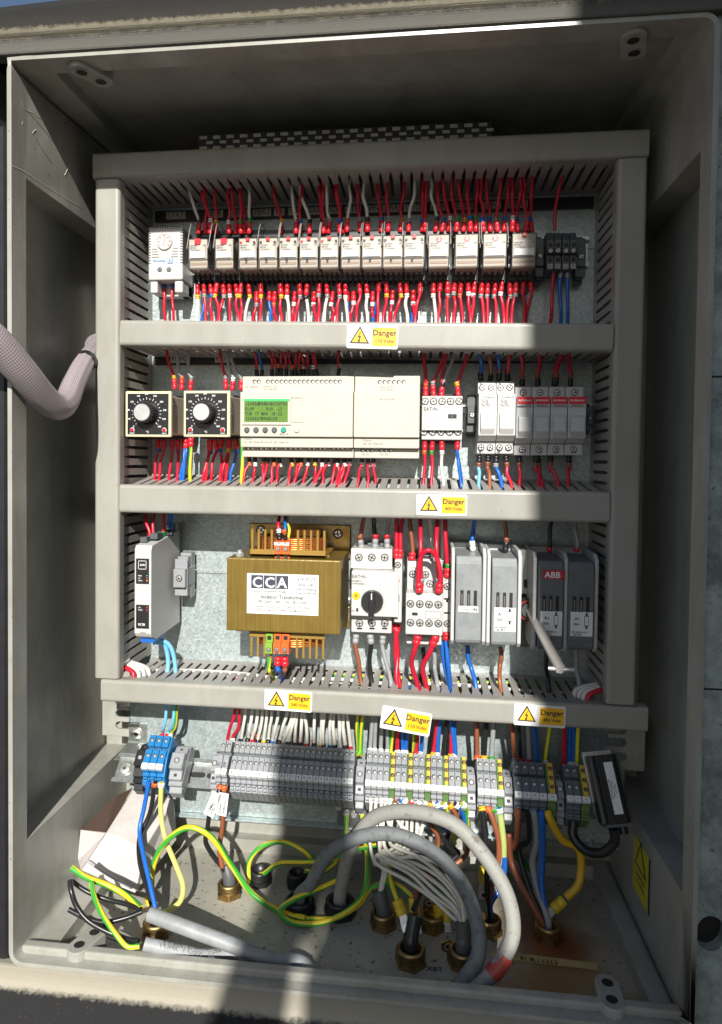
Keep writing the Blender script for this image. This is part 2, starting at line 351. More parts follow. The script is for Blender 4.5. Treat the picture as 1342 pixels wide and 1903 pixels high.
def banded(name,stops,axis=2,amp=.012,scale=45,fine=(.75,.75,.70),finethr=.66,rough=.85):
    # real paint / moss bands across the piece, broken up with noise; stops: [(coord,color)...]
    m=bpy.data.materials.new(name); m.use_nodes=True; n,pos=nodes_pos(m); b=n.nodes['Principled BSDF']; b.inputs['Roughness'].default_value=rough
    s=n.nodes.new('ShaderNodeSeparateXYZ'); n.links.new(pos,s.inputs[0])
    a=n.nodes.new('ShaderNodeTexNoise'); a.inputs['Scale'].default_value=scale; a.inputs['Detail'].default_value=10; a.inputs['Roughness'].default_value=.75; n.links.new(pos,a.inputs['Vector'])
    ad=n.nodes.new('ShaderNodeMath'); ad.operation='MULTIPLY_ADD'; n.links.new(a.outputs['Fac'],ad.inputs[0]); ad.inputs[1].default_value=amp*4; n.links.new(s.outputs[axis],ad.inputs[2])
    lo,hi=stops[0][0],stops[-1][0]
    mr=n.nodes.new('ShaderNodeMapRange'); mr.inputs[1].default_value=lo+amp*2; mr.inputs[2].default_value=hi+amp*2; n.links.new(ad.outputs[0],mr.inputs[0])
    r=n.nodes.new('ShaderNodeValToRGB'); el=r.color_ramp.elements
    while len(el)<len(stops): el.new(.5)
    for e_,(p_,c_) in zip(el,stops): e_.position=(p_-lo)/(hi-lo); e_.color=(*c_,1)
    n.links.new(mr.outputs[0],r.inputs[0])
    k=n.nodes.new('ShaderNodeTexNoise'); k.inputs['Scale'].default_value=scale*9; k.inputs['Detail'].default_value=4; n.links.new(pos,k.inputs['Vector'])
    r2=n.nodes.new('ShaderNodeValToRGB'); q=r2.color_ramp.elements; q[0].position=finethr;q[0].color=(0,0,0,1);q[1].position=finethr+.03;q[1].color=(1,1,1,1); n.links.new(k.outputs['Fac'],r2.inputs[0])
    mx=n.nodes.new('ShaderNodeMixRGB'); mx.inputs[2].default_value=(*fine,1); n.links.new(r2.outputs[0],mx.inputs[0]); n.links.new(r.outputs[0],mx.inputs[1]); n.links.new(mx.outputs[0],b.inputs['Base Color'])
    bp=n.nodes.new('ShaderNodeBump'); bp.inputs['Strength'].default_value=.5; bp.inputs['Distance'].default_value=.002; n.links.new(k.outputs['Fac'],bp.inputs['Height']); n.links.new(bp.outputs[0],b.inputs['Normal'])
    return m
# ground sheet out to the horizon
g=MB(concrete('ground_paving',(.035,.035,.035),(.06,.06,.055),(.02,.02,.02),3,.3)); g.add([(-300,-300,-1.25),(300,-300,-1.25),(300,300,-1.25),(-300,300,-1.25)],[(0,1,2,3)])
tag(g.build('ground'),None,None,kind='structure')
# lintel above the box: grey reveal, cream paint, black moss at its weathered top edge
zl=ZT+.004
zt_=U(150,22,YR-.004).z
LM=banded('mossy_lintel_paint',[(zl,(.11,.105,.09)),(zl+.34*(zt_-zl),(.085,.083,.075)),(zl+.42*(zt_-zl),(.20,.185,.14)),(zl+.56*(zt_-zl),(.15,.135,.095)),(zl+.64*(zt_-zl),(.022,.018,.014)),(zt_,(.009,.009,.009))],amp=.0034,scale=120,fine=(.28,.27,.24),finethr=.735)
t=thing('concrete_lintel','weathered cream painted concrete lintel with black moss above the grey cabinet','lintel',(0,YR,zl))
b=MB(LM)
pr=[(.012,0),(-.003,.0),(-.003,.012),(-.008,.016),(-.008,(zt_-zl)*.72),(-.002,(zt_-zl)),(.30,(zt_-zl)),(.30,.022),(.012,.022)]
b.prism([(p[0],p[1]) for p in pr],(-.6,YR,zl),Y,Z,X*1.4); 
for v in b.v:
    if v.z>zl+.5*(zt_-zl): v.z+=max(0,(v.x+.25))*.055
b.build('beam',t,bevel=.002,segs=2)
# clutter on the lintel's top edge: a dark rounded thing and a white block
q=U(182,2,YR+.04); o=MB(BLACK); o.lathe([(0,.030),(.02,.034),(.05,.03)],(q.x,YR+.045,zt_),(0,0,1),BLACK,20); tag(o.build('round_cap',origin=(q.x,YR+.045,zt_)),'black round cap standing on top of the lintel at left','cap')
q=U(240,2,YR+.03); o=MB(WHITE); o.box(q.x-.014,q.x+.014,YR+.02,YR+.05,zt_,zt_+.03,WHITE); tag(o.build('plastic_block',bevel=.003,segs=2,origin=(q.x,YR+.03,zt_)),'small white plastic block on top of the lintel beside the black cap','block')
# sill under the box: cream crusted edge then black bitumen paint with white specks
SM=banded('speckled_sill_paint',[(ZB-.07,(.011,.011,.013)),(ZB-.022,(.010,.010,.011)),(ZB-.019,(.36,.335,.27)),(ZB,(.27,.25,.20))],amp=.0020,scale=150,fine=(.42,.40,.36),finethr=.71)
t=thing('painted_sill','black painted concrete sill with a crusty cream upper edge below the cabinet','sill',(0,YR,ZB-.07))
b=MB(SM); b.prism([(.25,-.03),(.010,-.03),(.010,-.003),(-.001,-.003),(-.004,-.018),(-.010,-.022),(-.040,-.052),(-.044,-.062),(-.02,-.070),(.25,-.070)],(-.6,YR,ZB),Y,Z,X*1.4,SM); b.build('ledge',t,bevel=.0025,segs=2)
# right: grey-green block wall with a cast hole
t=thing('concrete_wall','shaded grey-green block wall with a dark round hole right of the cabinet','wall',(.45,YR,0))
b=MB(CONC); yw=YR+.006; hx=U(1316,1735,yw)
hx=U(1321,1735,yw); xs=[RR_+.0045,0,0,.9]; zs=[-.72,hx.z-.014,hx.z+.014,.36]; lx=hx.x-xs[0]; RX_=min(.0125,lx-.0008)
hol=[]
for k in range(24):
    an=2*math.pi*k/24; rx=RX_*(1+.04*math.sin(2*an)); hol.append((hx.x+rx*math.cos(an),hx.z+.0155*math.sin(an)))
b.box(xs[0],.9,yw,yw+.009,zs[0],zs[1]-.004); b.box(xs[0],.9,yw,yw+.009,zs[2]+.004,zs[3]); b.box(RR_+.045,.9,yw+.0092,yw+.2,zs[2]+.006,zs[3]-.001)
# pierced course between the two
out=[]
for (x,z) in hol:
    d=Vector((x-hx.x,0,z-hx.z)); k=min(((lx if d.x<0 else .021)/abs(d.x) if abs(d.x)>1e-6 else 9),(.018/abs(d.z) if abs(d.z)>1e-6 else 9)); out.append((hx.x+d.x*k,hx.z+d.z*k))
for k in range(24):
    j=(k+1)%24; b.add([(hol[k][0],yw,hol[k][1]),(hol[j][0],yw,hol[j][1]),(out[j][0],yw,out[j][1]),(out[k][0],yw,out[k][1])],[(0,3,2,1)])
    b.add([(hol[k][0],yw,hol[k][1]),(hol[j][0],yw,hol[j][1]),(hol[j][0],yw+.011,hol[j][1]),(hol[k][0],yw+.011,hol[k][1])],[(0,1,2,3)])
b.box(hx.x+.021,.9,yw,yw+.009,zs[1]-.004,zs[2]+.004); pass
b.rect(xs[0]+.0002,hx.x+.0205,hx.z-.0175,hx.z+.0175,yw+.0112,HOLE)
b.build('blockwork',t)
for zz in (U(1320,700,yw).z,U(1310,1280,yw).z):
    m_=MB(HOLE); m_.box(RR_+.0045,.9,yw-.0004,yw+.001,zz-.0008,zz+.0008); m_.build('mortar_joint',t)
# left: black post put in for the dark gap, pale pipe behind the rim
t=thing('gap_post','black post standing in for the dark gap beside the left edge of the cabinet','post',(-.36,YR,-.2)); b=MB(BLACK)
xl=U(3,900,YR+.03).x
b.box(L-.052,L-.010,YR+.006,YR+.017,-.72,.17); b.box(L-.10,L-.042,YR+.0222,YR+.2,-.72,.169); b.build('post_face',t,bevel=.002)
b=MB(CONC); b.box(-.9,L-.06,YR+.02,YR+.2,-.72,.30); tag(b.build('pale_wall',origin=(-.6,YR+.02,-.2)),'pale rough wall at the far left edge beyond the black post','wall')
p=U(8,245,YR+.005); b=MB(MGREY); b.cyl((p.x-.10,YR+.018,p.z),X,.016,.092,DGREY,20); tag(b.build('pipe_stub',origin=(p.x,YR+.018,p.z)),'dark grey pipe stub poking out left of the cabinet top','pipe')
b=MB(concrete('backing_masonry',(.10,.10,.10),(.16,.16,.15),(.05,.05,.05),20)); b.box(-.9,.9,YB+.05,YB+.15,-1.25,.29); tag(b.build('backing_wall',origin=(0,YB+.05,-.5)),'dark masonry wall behind the grey cabinet','wall')
# lower ground detail below the sill (dark)
b=MB(concrete('plinth_stone',(.03,.03,.045),(.05,.05,.07),(.02,.02,.02),20)); b.box(-.9,.9,YR+.01,YB+.04,-1.25,ZB-.072); tag(b.build('plinth',origin=(0,-.1,-1.25)),'dark plinth under the black sill','plinth')
# ---- unseen panels added behind the viewer, cut to cast the right and lower shadows
def shade(poly,name,label,yo=-1.7,th=.02):
    k=(yo+.1)/SUN_TRAVEL.y; P=[Vector((x,-.1,z))+SUN_TRAVEL*k for x,z in poly]
    b=MB(BLACK if name!='shade_panel' else M('shade_panel_grey',(.22,.21,.2),.8)); b.prism([(p.x,p.z) for p in P],(0,yo,0),X,Z,Vector((0,-th,0))); o=b.build(name,None,origin=P[0]); tag(o,label,'panel')
shade([(.176,.9),(.181,.0),(.2,-.40),(.180,-.44),(.178,-.62),(.166,-.645),(.14,-.675),(.10,-.72),(.10,-1.9),(1.6,-1.9),(1.6,.9)],'shade_panel','unseen panel added behind the viewer to shade the right side')
shade([(-.088,-.440),(-.001,-.440),(.001,-.566),(-.02,-.60),(-.035,-.66),(-.05,-.66),(-.062,-.74),(-.07,-.9),(-.3,-1.5),(-.20,-.95),(-.120,-.70),(-.097,-.61),(-.088,-.53)],'phone_shade_board','unseen board added behind the viewer to cast the phone and hand shadow')
shade([(-.043,-1.2),(-.043,-.685),(-.03,-.66),(-.02,-.60),(.002,-.566),(.075,-.560),(.118,-.585),(.145,-.64),(.160,-.70),(.160,-1.2)],'curved_shade_board','unseen curved board added behind the viewer to shade the floor and lower cables',yo=-1.75)
# ================================================================ ENCLOSURE
zrt=U(50,332,YR+.024).z; zrb=U(52,1560,YR+.024).z
enc=thing('enclosure','large grey moulded polyester cabinet standing open around all the wiring','cabinet',(0,YB,ZB))
def rustfloor():
    m=bpy.data.materials.new('stained_floor'); m.use_nodes=True; n,pos=nodes_pos(m); b=n.nodes['Principled BSDF']; b.inputs['Roughness'].default_value=.5
    a=n.nodes.new('ShaderNodeTexNoise'); a.inputs['Scale'].default_value=220; a.inputs['Detail'].default_value=5; n.links.new(pos,a.inputs['Vector'])
    r=n.nodes.new('ShaderNodeValToRGB'); e=r.color_ramp.elements; e[0].position=.30;e[0].color=(.10,.09,.075,1);e[1].position=.39;e[1].color=(.39,.38,.33,1); n.links.new(a.outputs['Fac'],r.inputs[0])
    c=n.nodes.new('ShaderNodeTexNoise'); c.inputs['Scale'].default_value=16; c.inputs['Detail'].default_value=8; n.links.new(pos,c.inputs['Vector'])
    r3=n.nodes.new('ShaderNodeValToRGB'); e=r3.color_ramp.elements; e[0].position=.35;e[0].color=(.72,.72,.72,1);e[1].position=.65;e[1].color=(1.05,1.05,1.03,1); n.links.new(c.outputs['Fac'],r3.inputs[0])
    mu=n.nodes.new('ShaderNodeMixRGB'); mu.blend_type='MULTIPLY'; mu.inputs[0].default_value=1; n.links.new(r.outputs[0],mu.inputs[1]); n.links.new(r3.outputs[0],mu.inputs[2])
    last=mu.outputs[0]
    for (px,py,rad,col,soft,st,st_) in ((1040,1795,.082,(.27,.15,.04),.7,(1.0,.62,1),.85),(1026,1750,.050,(.20,.05,.014),.7,(1,1,1),.92),(1018,1742,.018,(.07,.03,.03),.6,(1,1,1),.9)):
        p=UZ(px,py,ZF); vs=n.nodes.new('ShaderNodeVectorMath'); vs.operation='SUBTRACT'; vs.inputs[1].default_value=p; n.links.new(pos,vs.inputs[0])
        v2=n.nodes.new('ShaderNodeVectorMath'); v2.operation='MULTIPLY'; v2.inputs[1].default_value=st; n.links.new(vs.outputs[0],v2.inputs[0])
        ln=n.nodes.new('ShaderNodeVectorMath'); ln.operation='LENGTH'; n.links.new(v2.outputs[0],ln.inputs[0])
        ad=n.nodes.new('ShaderNodeMath'); ad.operation='MULTIPLY_ADD'; n.links.new(c.outputs['Fac'],ad.inputs[0]); ad.inputs[1].default_value=rad*.9; n.links.new(ln.outputs['Value'],ad.inputs[2])
        mr=n.nodes.new('ShaderNodeMapRange'); mr.inputs[1].default_value=rad*1.45; mr.inputs[2].default_value=rad*(1.45-soft); mr.inputs[3].default_value=0; mr.inputs[4].default_value=st_; n.links.new(ad.outputs[0],mr.inputs[0])
        mx=n.nodes.new('ShaderNodeMixRGB'); mx.inputs[2].default_value=(*col,1); n.links.new(mr.outputs[0],mx.inputs[0]); n.links.new(last,mx.inputs[1]); last=mx.outputs[0]
    n.links.new(last,b.inputs['Base Color'])
    return m
FLOOR=rustfloor()
sk=MB(GRP); y1=YR+.024; ty0,ty1=y1+.001,.014; tx=.284
def quadg(axis,val,us,vs_,skip=()):
    for i in range(len(us)-1):
        for j in range(len(vs_)-1):
            if (i,j) in skip: continue
            u0,u1,v0,v1=us[i],us[i+1],vs_[j],vs_[j+1]
            if axis=='x': q=[(val,u0,v0),(val,u1,v0),(val,u1,v1),(val,u0,v1)]
            elif axis=='z': q=[(u0,v0,val),(u1,v0,val),(u1,v1,val),(u0,v1,val)]
            else: q=[(u0,val,v0),(u1,val,v0),(u1,val,v1),(u0,val,v1)]
            sk.add(q,[(0,1,2,3)])
ysd=[YR,y1,ty0,ty1,YB]; zsd=[ZB,zrb,zrt,ZT]; RD=.030
for sx in (L,RR_):
    xr=sx-RD if sx<0 else sx+RD
    quadg('x',sx,ysd,zsd,{(1,1),(2,1),(3,1)})
    quadg('x',xr,[y1,ty0,ty1,YB],[zrb,zrt])
    quadg('y',y1,sorted([sx,xr]),[zrb,zrt]); 
    for zz in (zrb,zrt): quadg('z',zz,sorted([sx,xr]),[y1,ty0,ty1,YB])
quadg('y',YB,[L-RD,L],[zrb,zrt]); quadg('y',YB,[RR_,RR_+RD],[zrb,zrt]); quadg('y',YB,[L,-tx,tx,RR_],zsd)
for zz,dz in ((ZB,-.017),(ZT,.012)):
    quadg('z',zz,[L,-tx,tx,RR_],ysd,{(1,2)})
    quadg('y',ty0,[-tx,tx],sorted([zz,zz+dz])); quadg('y',ty1,[-tx,tx],sorted([zz,zz+dz]))
    for xx in (-tx,tx): quadg('x',xx,[ty0,ty1],sorted([zz,zz+dz]))
    if dz>0: quadg('z',zz+dz,[-tx,tx],[ty0,ty1])
sh=sk.build('shell',enc)
bm=bmesh.new(); bm.from_mesh(sh.data); bmesh.ops.remove_doubles(bm,verts=bm.verts,dist=1e-5); 
ce=[e for e in bm.edges if all(min(abs(v.co.x-L),abs(v.co.x-RR_))<1e-4 and min(abs(v.co.z-0),abs(v.co.z-(ZT-ZB)))<1e-4 for v in e.verts)]
bmesh.ops.bevel(bm,geom=ce,offset=.009,segments=5,profile=.5,affect='EDGES'); bmesh.ops.recalc_face_normals(bm,faces=bm.faces)
# inside must face inward
f0=min(bm.faces,key=lambda f:(f.calc_center_median()-Vector((0,0,(ZT-ZB)/2))).length)
bf=[f for f in bm.faces if abs(f.calc_center_median().y)<1e-4 and f.calc_area()>.1]
if bf and bf[0].normal.y>0: bmesh.ops.reverse_faces(bm,faces=bm.faces)
bm.to_mesh(sh.data); bm.free()
sm=sh.modifiers.new('thick','SOLIDIFY'); sm.thickness=.0045; sm.offset=-1; sm.use_even_offset=False
bv=sh.modifiers.new('bevel','BEVEL'); bv.width=.0030; bv.segments=3; bv.limit_method='ANGLE'; bv.angle_limit=math.radians(40)
for p in sh.data.polygons: p.use_smooth=True
bv.harden_normals=True
b=MB(FLOOR); b.box(-tx,tx,ty0,ty1,ZF-.003,ZF+.0006); b.build('gland_plate',enc)
lp=MB(GRP); lp.box(L+.001,RR_-.001,-.2140,-.2035,ZB-.001,ZB+.0075); lp.build('front_lip',enc,bevel=.0022,segs=3)
def lug(px,py,zbase,up,ang,label):
    h=.026 if up>0 else .016; zc=zbase+up*h; c=UZ(px,py,zc); b=MB(GRP); a=Vector((math.cos(ang),math.sin(ang),0)); e=Vector((-a.y,a.x,0)); pl=[]
    for k in range(24):
        an=2*math.pi*k/24; s=.011 if math.cos(an)>0 else -.011; pl.append((s+.011*math.cos(an),.011*math.sin(an)))
    b.prism(pl,(c.x,c.y,zbase),a,e,Vector((0,0,up*h)))
    for s in (-.010,.010):
        b.ring(Vector((c.x,c.y,zc+up*.0004))+a*s,.0052,.0068,GRP,20,a,e); b.disc(Vector((c.x,c.y,zc+up*.0003))+a*s,.0052,HOLE,20,a,e)
    b.build('mounting_lug',enc,bevel=.001,segs=2)
for (px,py,zb,up,an) in ((162,1744,ZF,1,1.25),(1133,1842,ZF,1,1.5),(170,143,ZT+.012,-1,1.0),(1178,87,ZT+.012,-1,1.25)): lug(px,py,zb,up,an,'')
# caution sticker on the right inner wall
xw=RR_-.0012; a_=UX(1178,1553,xw); b_=UX(1206,1592,xw); c_=UX(1206,1697,xw); d_=UX(1178,1655,xw)
yA,yBn=a_.y,b_.y; zt1=(a_.z+b_.z)/2; zb1=(c_.z+d_.z)/2
cs=MB(CAUT); cs.box(xw,xw+.001,yBn,yA,zb1,zt1,CAUT); h_=zt1-zb1; w_=yA-yBn; xf=xw-.0003; yc=(yA+yBn)/2
cs.box(xw-.0001,xw+.001,yBn-.002,yBn,zb1,zt1,INK)
def tri(mb,c,s,a,b,m,mi):
    c=Vector(c); P=[c+b*s*.58,c-a*s*.5-b*s*.29,c+a*s*.5-b*s*.29]; mb.poly(P,m); n=a.cross(b); k=.76; mb.poly([c+(p-c)*k+n*.0002 for p in P],mi)
tri(cs,(xf,yc,zt1-h_*.30),w_*.75,-Y,Z,INK,CAUT)
cs.text('CAUTION',(xf,yc,zt1-h_*.66),h_*.075,INK,'C',-Y,Z,maxw=w_*.8); cs.text('HOT SURFACE',(xf,yc,zt1-h_*.78),h_*.05,INK,'C',-Y,Z,maxw=w_*.8)
cs.build('caution_sticker',enc,label='yellow caution sticker')
# dymo strip on the floor by the right gland
f=MB(M('aged_label_tape',(.50,.38,.16),.5,vary=.2,vscale=90)); p0=UZ(912,1765,ZF+.0012); p1=UZ(1110,1790,ZF+.0012); p2=UZ(1110,1803,ZF+.0012); p3=UZ(912,1780,ZF+.0012); f.poly([p3,p2,p1,p0])
dx=(p1-p0).normalized(); up=Vector((-dx.y,dx.x,0)); f.text('01 8L1,L2,L3',(p3+p2)/2+up*.0014-dx*.004+Z*.0003,.0050,INK,'C',dx,up); f.build('label_tape',enc)
for (px,py,tx_) in ((808,1805,'XBT'),(900,1812,'70'),(673,1668,'CC')): 
    f=MB(INK); p=UZ(px,py,ZF+.0011); f.text(tx_,p,.006,INK,'C'  ,X,Y); f.build('pen_mark',enc)
# ---- zinc mounting plate
px0,px1=U(241,1400,0).x,U(1163,1400,0).x; pz0=(U(350,1516,0).z+U(700,1530,0).z)/2
pl=thing('mounting_plate','galvanised steel back plate carrying the rails, ducts and devices','plate',(0,0,pz0))
b=MB(ZINC); b.box(px0,px1,.0,.003,pz0,.19); b.box(px0,px1,-.010,.0,pz0-.002,pz0+.0005); b.build('sheet',pl,bevel=.0008)
for (px_,py_) in ((284,1340),(1115,1340)): pass
for (px_,s) in ((285,1),(1103,-1)): pass
for zz in (U(600,1072,0).z,U(600,475,0).z):
    f=MB(GINK); f.box(px0+.02,px1-.02,-.0003,.0,zz-.0004,zz+.0004); f.build('scribed_line',pl)
# side brackets with notched slots below the ducts
def bracket(x0,x1,zt,zb,flip,label):
    t=thing('notched_bracket',label,'bracket',((x0+x1)/2,-.01,zb)); b=MB(GRP); wd=x1-x0; h=zt-zb
    pl_=[(0,0),(wd,0)]
    def slot(zc):
        r=h*.105*1.3; s=[]
        for k in range(9):
            an=-math.pi/2+math.pi*k/8; s.append((wd*.42-math.cos(an)*0-(wd*.42)*0 ,0)) 
        return s
    # outline along the notched side with three round-ended notches
    prof=[]
    for zc in (.30,.62,.92):
        r=h*.10
        prof.append((wd,zc*h-r))
        for k in range(9):
            an=-math.pi/2-math.pi*k/8; prof.append((wd*.62+r*math.cos(an),zc*h+r*math.sin(an)))
        prof.append((wd,zc*h+r))
    poly=[(0,0),(wd,0)]+prof+[(wd,h),(0,h)]
    if flip: poly=[(wd-a,c) for a,c in poly][::-1]
    b.prism(poly,(x0,-.045,zb),X,Z,Vector((0,.004,0)))
    b.box(x0 if not flip else x1-.004,x0+.004 if not flip else x1,-.041,YB-.004,zb,zt); b.build('flange',t,bevel=.0008)
w0=WR(190,1300,240,1368,-.045); bracket(w0[0],w0[1],w0[3],w0[2],False,'grey notched moulded bracket under the left end of the bottom duct')
w0=WR(1130,1350,1199,1432,-.045); bracket(w0[0],w0[1],w0[3],w0[2],True,'grey notched moulded bracket under the right end of the bottom duct')
# hex bolt on the back wall, lower right
p=U(1103,1562,-.01); t=thing('wall_bolt','zinc hex bolt with a large washer on the back wall below the black driver','bolt',(p.x,YB-.001,p.z)); b=MB(CHROME); b.lathe([(0,.016),(.002,.016)],(p.x,YB-.004,p.z),-Y,CHROME,24); b.build('washer',t); b=MB(CHROME); b.cyl((p.x,YB-.006,p.z),Vector((0,-1,-.25)),.007,.008,CHROME,6,True); b.cyl((p.x,YB-.012,p.z-.001),Vector((0,-1,-.35)),.0035,.03,CHROME,12); b.build('bolt_shank',t)
# ================================================================ SLOTTED TRUNKING
def trunk(x0,x1,z0,z1,axis,slots,label,tilt=0,body=None,covh=.012,flare=0):
    # box-section duct with a snap cover; slots: subset of 'ab' (a = low side, b = high side)
    t=thing('slotted_duct',label,'wiring duct',((x0+x1)/2,0,(z0+z1)/2)); 
    A,B=(X,Z) if axis=='x' else (Z,X)
    lo,hi,c0,c1=(x0,x1,z0,z1) if axis=='x' else (z0,z1,x0,x1)
    def pt(a,y,c): return (a,y,c) if axis=='x' else (c,y,a)
    cm=MB(DUCT); r=.004
    prof=[(c0,-.086),(c0,-.100+r)]+[(c0+r-r*math.cos(math.pi/2*k/4),-.100+r-r*math.sin(math.pi/2*k/4)) for k in range(1,5)]+[(c1-r+r*math.sin(math.pi/2*k/4),-.100+r-r*math.cos(math.pi/2*k/4)) for k in range(0,4)]+[(c1,-.100+r),(c1,-.086),(c1-.0016,-.086),(c1-.0016,-.097),(c0+.0016,-.097),(c0+.0016,-.086)]
    cm.prism(prof,(lo,0,0) if axis=='x' else (0,0,lo),B,Y,A*(hi-lo)); cm.build('cover',t,bevel=.0004)
    bd=MB(DUCTB); i0,i1=c0+.0022,c1-.0022; lo2,hi2=lo+.001,hi-.001
    if body: lo2,hi2=body
    bb=[pt(lo2,-.0025,i0),pt(hi2,-.0002,i1)]; bd.box(lo2 if axis=='x' else i0,hi2 if axis=='x' else i1,-.0025,-.0002,i0 if axis=='x' else lo2,i1 if axis=='x' else hi2)
    for nm,cc,sg in (('a',i0,1),('b',i1,-1)):
        if nm not in slots: 
            bd.box(*( (lo2,hi2,-.088,-.0025,cc,cc+sg*.0015) if axis=='x' else (cc,cc+sg*.0015,-.088,-.0025,lo2,hi2))); continue
        v0=len(bd.v); n=int((hi2-lo2)/.0112); pitch=(hi2-lo2)/n
        bd.box(*( (lo2,hi2,-.012,-.0025,cc,cc+sg*.0015) if axis=='x' else (cc,cc+sg*.0015,-.012,-.0025,lo2,hi2)))
        if flare and nm=='b': 
            for v in bd.v[v0:]: v.z+=flare*.97
        for k in range(n):
            a0=lo2+k*pitch; s=.0019; e=.0006; j=random.uniform(-.0003,.0003)
            pts=[(a0+s,-.012),(a0+pitch-s,-.012),(a0+pitch-s+j,-.070),(a0+pitch-e+j,-.076),(a0+pitch-e+j,-.089),(a0+e+j,-.089),(a0+e+j,-.076),(a0+s+j,-.070)]
            v0=len(bd.v); bd.prism(pts,(0,0,cc) if axis=='x' else (cc,0,0),A,Y,B*(.0015*sg))
            if flare and nm=='b':
                for v in bd.v[v0:]: v.z+=flare*max(0,min(1,(v.y+.087)/.084))
    bd.build('slotted_base',t)
    if tilt:
        for ch in t.children: pass
        t.rotation_euler.y=tilt
    return t
zt0,zt1_=.1672,.1958
trunk(-.2974,.2959,zt0,zt1_,'x','a','grey wiring duct running along the very top of the panel')
trunk(-.2950,-.2658,-.3940,zt0-.001,'z','b','grey wiring duct running down the left side of the panel')
trunk(.2655,.2950,-.3940,zt0-.001,'z','a','grey wiring duct running down the right side of the panel')
for (xl,yl,yl2,xr,yr,yr2,lab) in ((222,594,642,1141,600,653,'grey wiring duct across the panel between the relays and the controllers'),(222,898,955,1136,917,970,'grey wiring duct across the panel above the transformer'),(187,1264,1303,1205,1314,1363,'grey wiring duct along the bottom above the terminal blocks')):
    a=U(xl,yl,-.1);b=U(xl,yl2,-.1);c=U(xr,yr,-.1);d=U(xr,yr2,-.1)
    za,zb_=(a.z+b.z)/2,(c.z+d.z)/2; h=((a.z-b.z)+(c.z-d.z))/2; zm=(za+zb_)/2; x0,x1=(a.x+b.x)/2,(c.x+d.x)/2
    body=None
    if xl>200: x0,x1=-.2652,.2650; 
    trunk(x0,x1,zm-h/2,zm+h/2,'x','ab' if xl>200 else 'b',lab,tilt=math.atan2(za-zb_,x1-x0),body=(x0+.002,x1-.002) if xl>200 else (-.264,.264),flare=(U(690,886,0).z-(zm+h/2-.0022)) if yl==898 else 0)
# black label strips on the plate and perforated rail lying on the top duct
def strip(x0,y0,x1,y1,labels,lab):
    X0,X1,Z0,Z1=WR(x0,y0,x1,y1,-.004); t=thing('label_strip',lab,'label strip',((X0+X1)/2,-.002,Z0)); b=MB(BLACK); b.box(X0,X1,-.004,-.0004,Z0,Z1); b.build('backing',t)
    for (px,s) in labels:
        c=U(px,(y0+y1)/2,-.0045); 
        wd=textgeo(s,False)[2]*.0065/.7+.003; f=MB(BEIGE); f.box(c.x-wd/2,c.x+wd/2,-.0048,-.004,Z0+(Z1-Z0)*.2,Z0+(Z1-Z0)*.85,M('label_tape_beige',(.46,.44,.38),.5)); f.text(s,(c.x,-.0051,Z0+(Z1-Z0)*.34),.0065,INK,'C',bold=False); f.build('device_tag',t)
strip(288,379,1104,400,[(327,'STAT'),(402,'ESR'),(445,'FBR1'),(487,'FBR2'),(519,'SR'),(548,'ILR'),(586,'SAR'),(622,'ICR'),(656,'PTR'),(700,'PNR'),(732,'RR'),(772,'CRDR'),(815,'BTR'),(862,'LTR1'),(912,'LTR2'),(962,'LTR3')],'black label strip with beige name tags above the relays')
strip(288,656,1100,676,[(334,'FETC'),(414,'PTC'),(560,'GBR'),(838,'MEC'),(893,'CP1'),(925,'CP2'),(957,'CP3'),(991,'1P'),(1021,'2P'),(1055,'3P')],'black label strip with beige name tags above the controllers')
STRIPW=M('shaded_strip_white',(.36,.37,.36),.5,vary=.2,vscale=200)  # white squares greyed in the colour for the shade they sit in
a=U(366,262,-.095); c=U(914,238,-.095); t=thing('perforated_strip','black and white perforated strip lying on top of the uppermost duct','strip',((a.x+c.x)/2,-.08,zt1_)); b=MB(BLACK); zz=zt1_+.0012
b.box(a.x,c.x,-.092,-.090,zz,zz+.0165,BLACK); b.box(a.x,c.x,-.090,-.060,zz-.0005,zz+.0008,BLACK); b.build('backing',t); n=21
b=MB(WHITE)
for k in range(n):
    x=a.x+(c.x-a.x)*(k+.15)/n; w_=(c.x-a.x)/n*.55; b.box(x,x+w_,-.0926,-.0920,zz+.0115,zz+.0150,STRIPW); b.box(x+w_*.9,x+w_*1.8,-.0926,-.0920,zz+.0062,zz+.0092,STRIPW); b.box(x,x+w_,-.0926,-.0920,zz+.0008,zz+.0034,STRIPW)
b.build('white_squares',t)
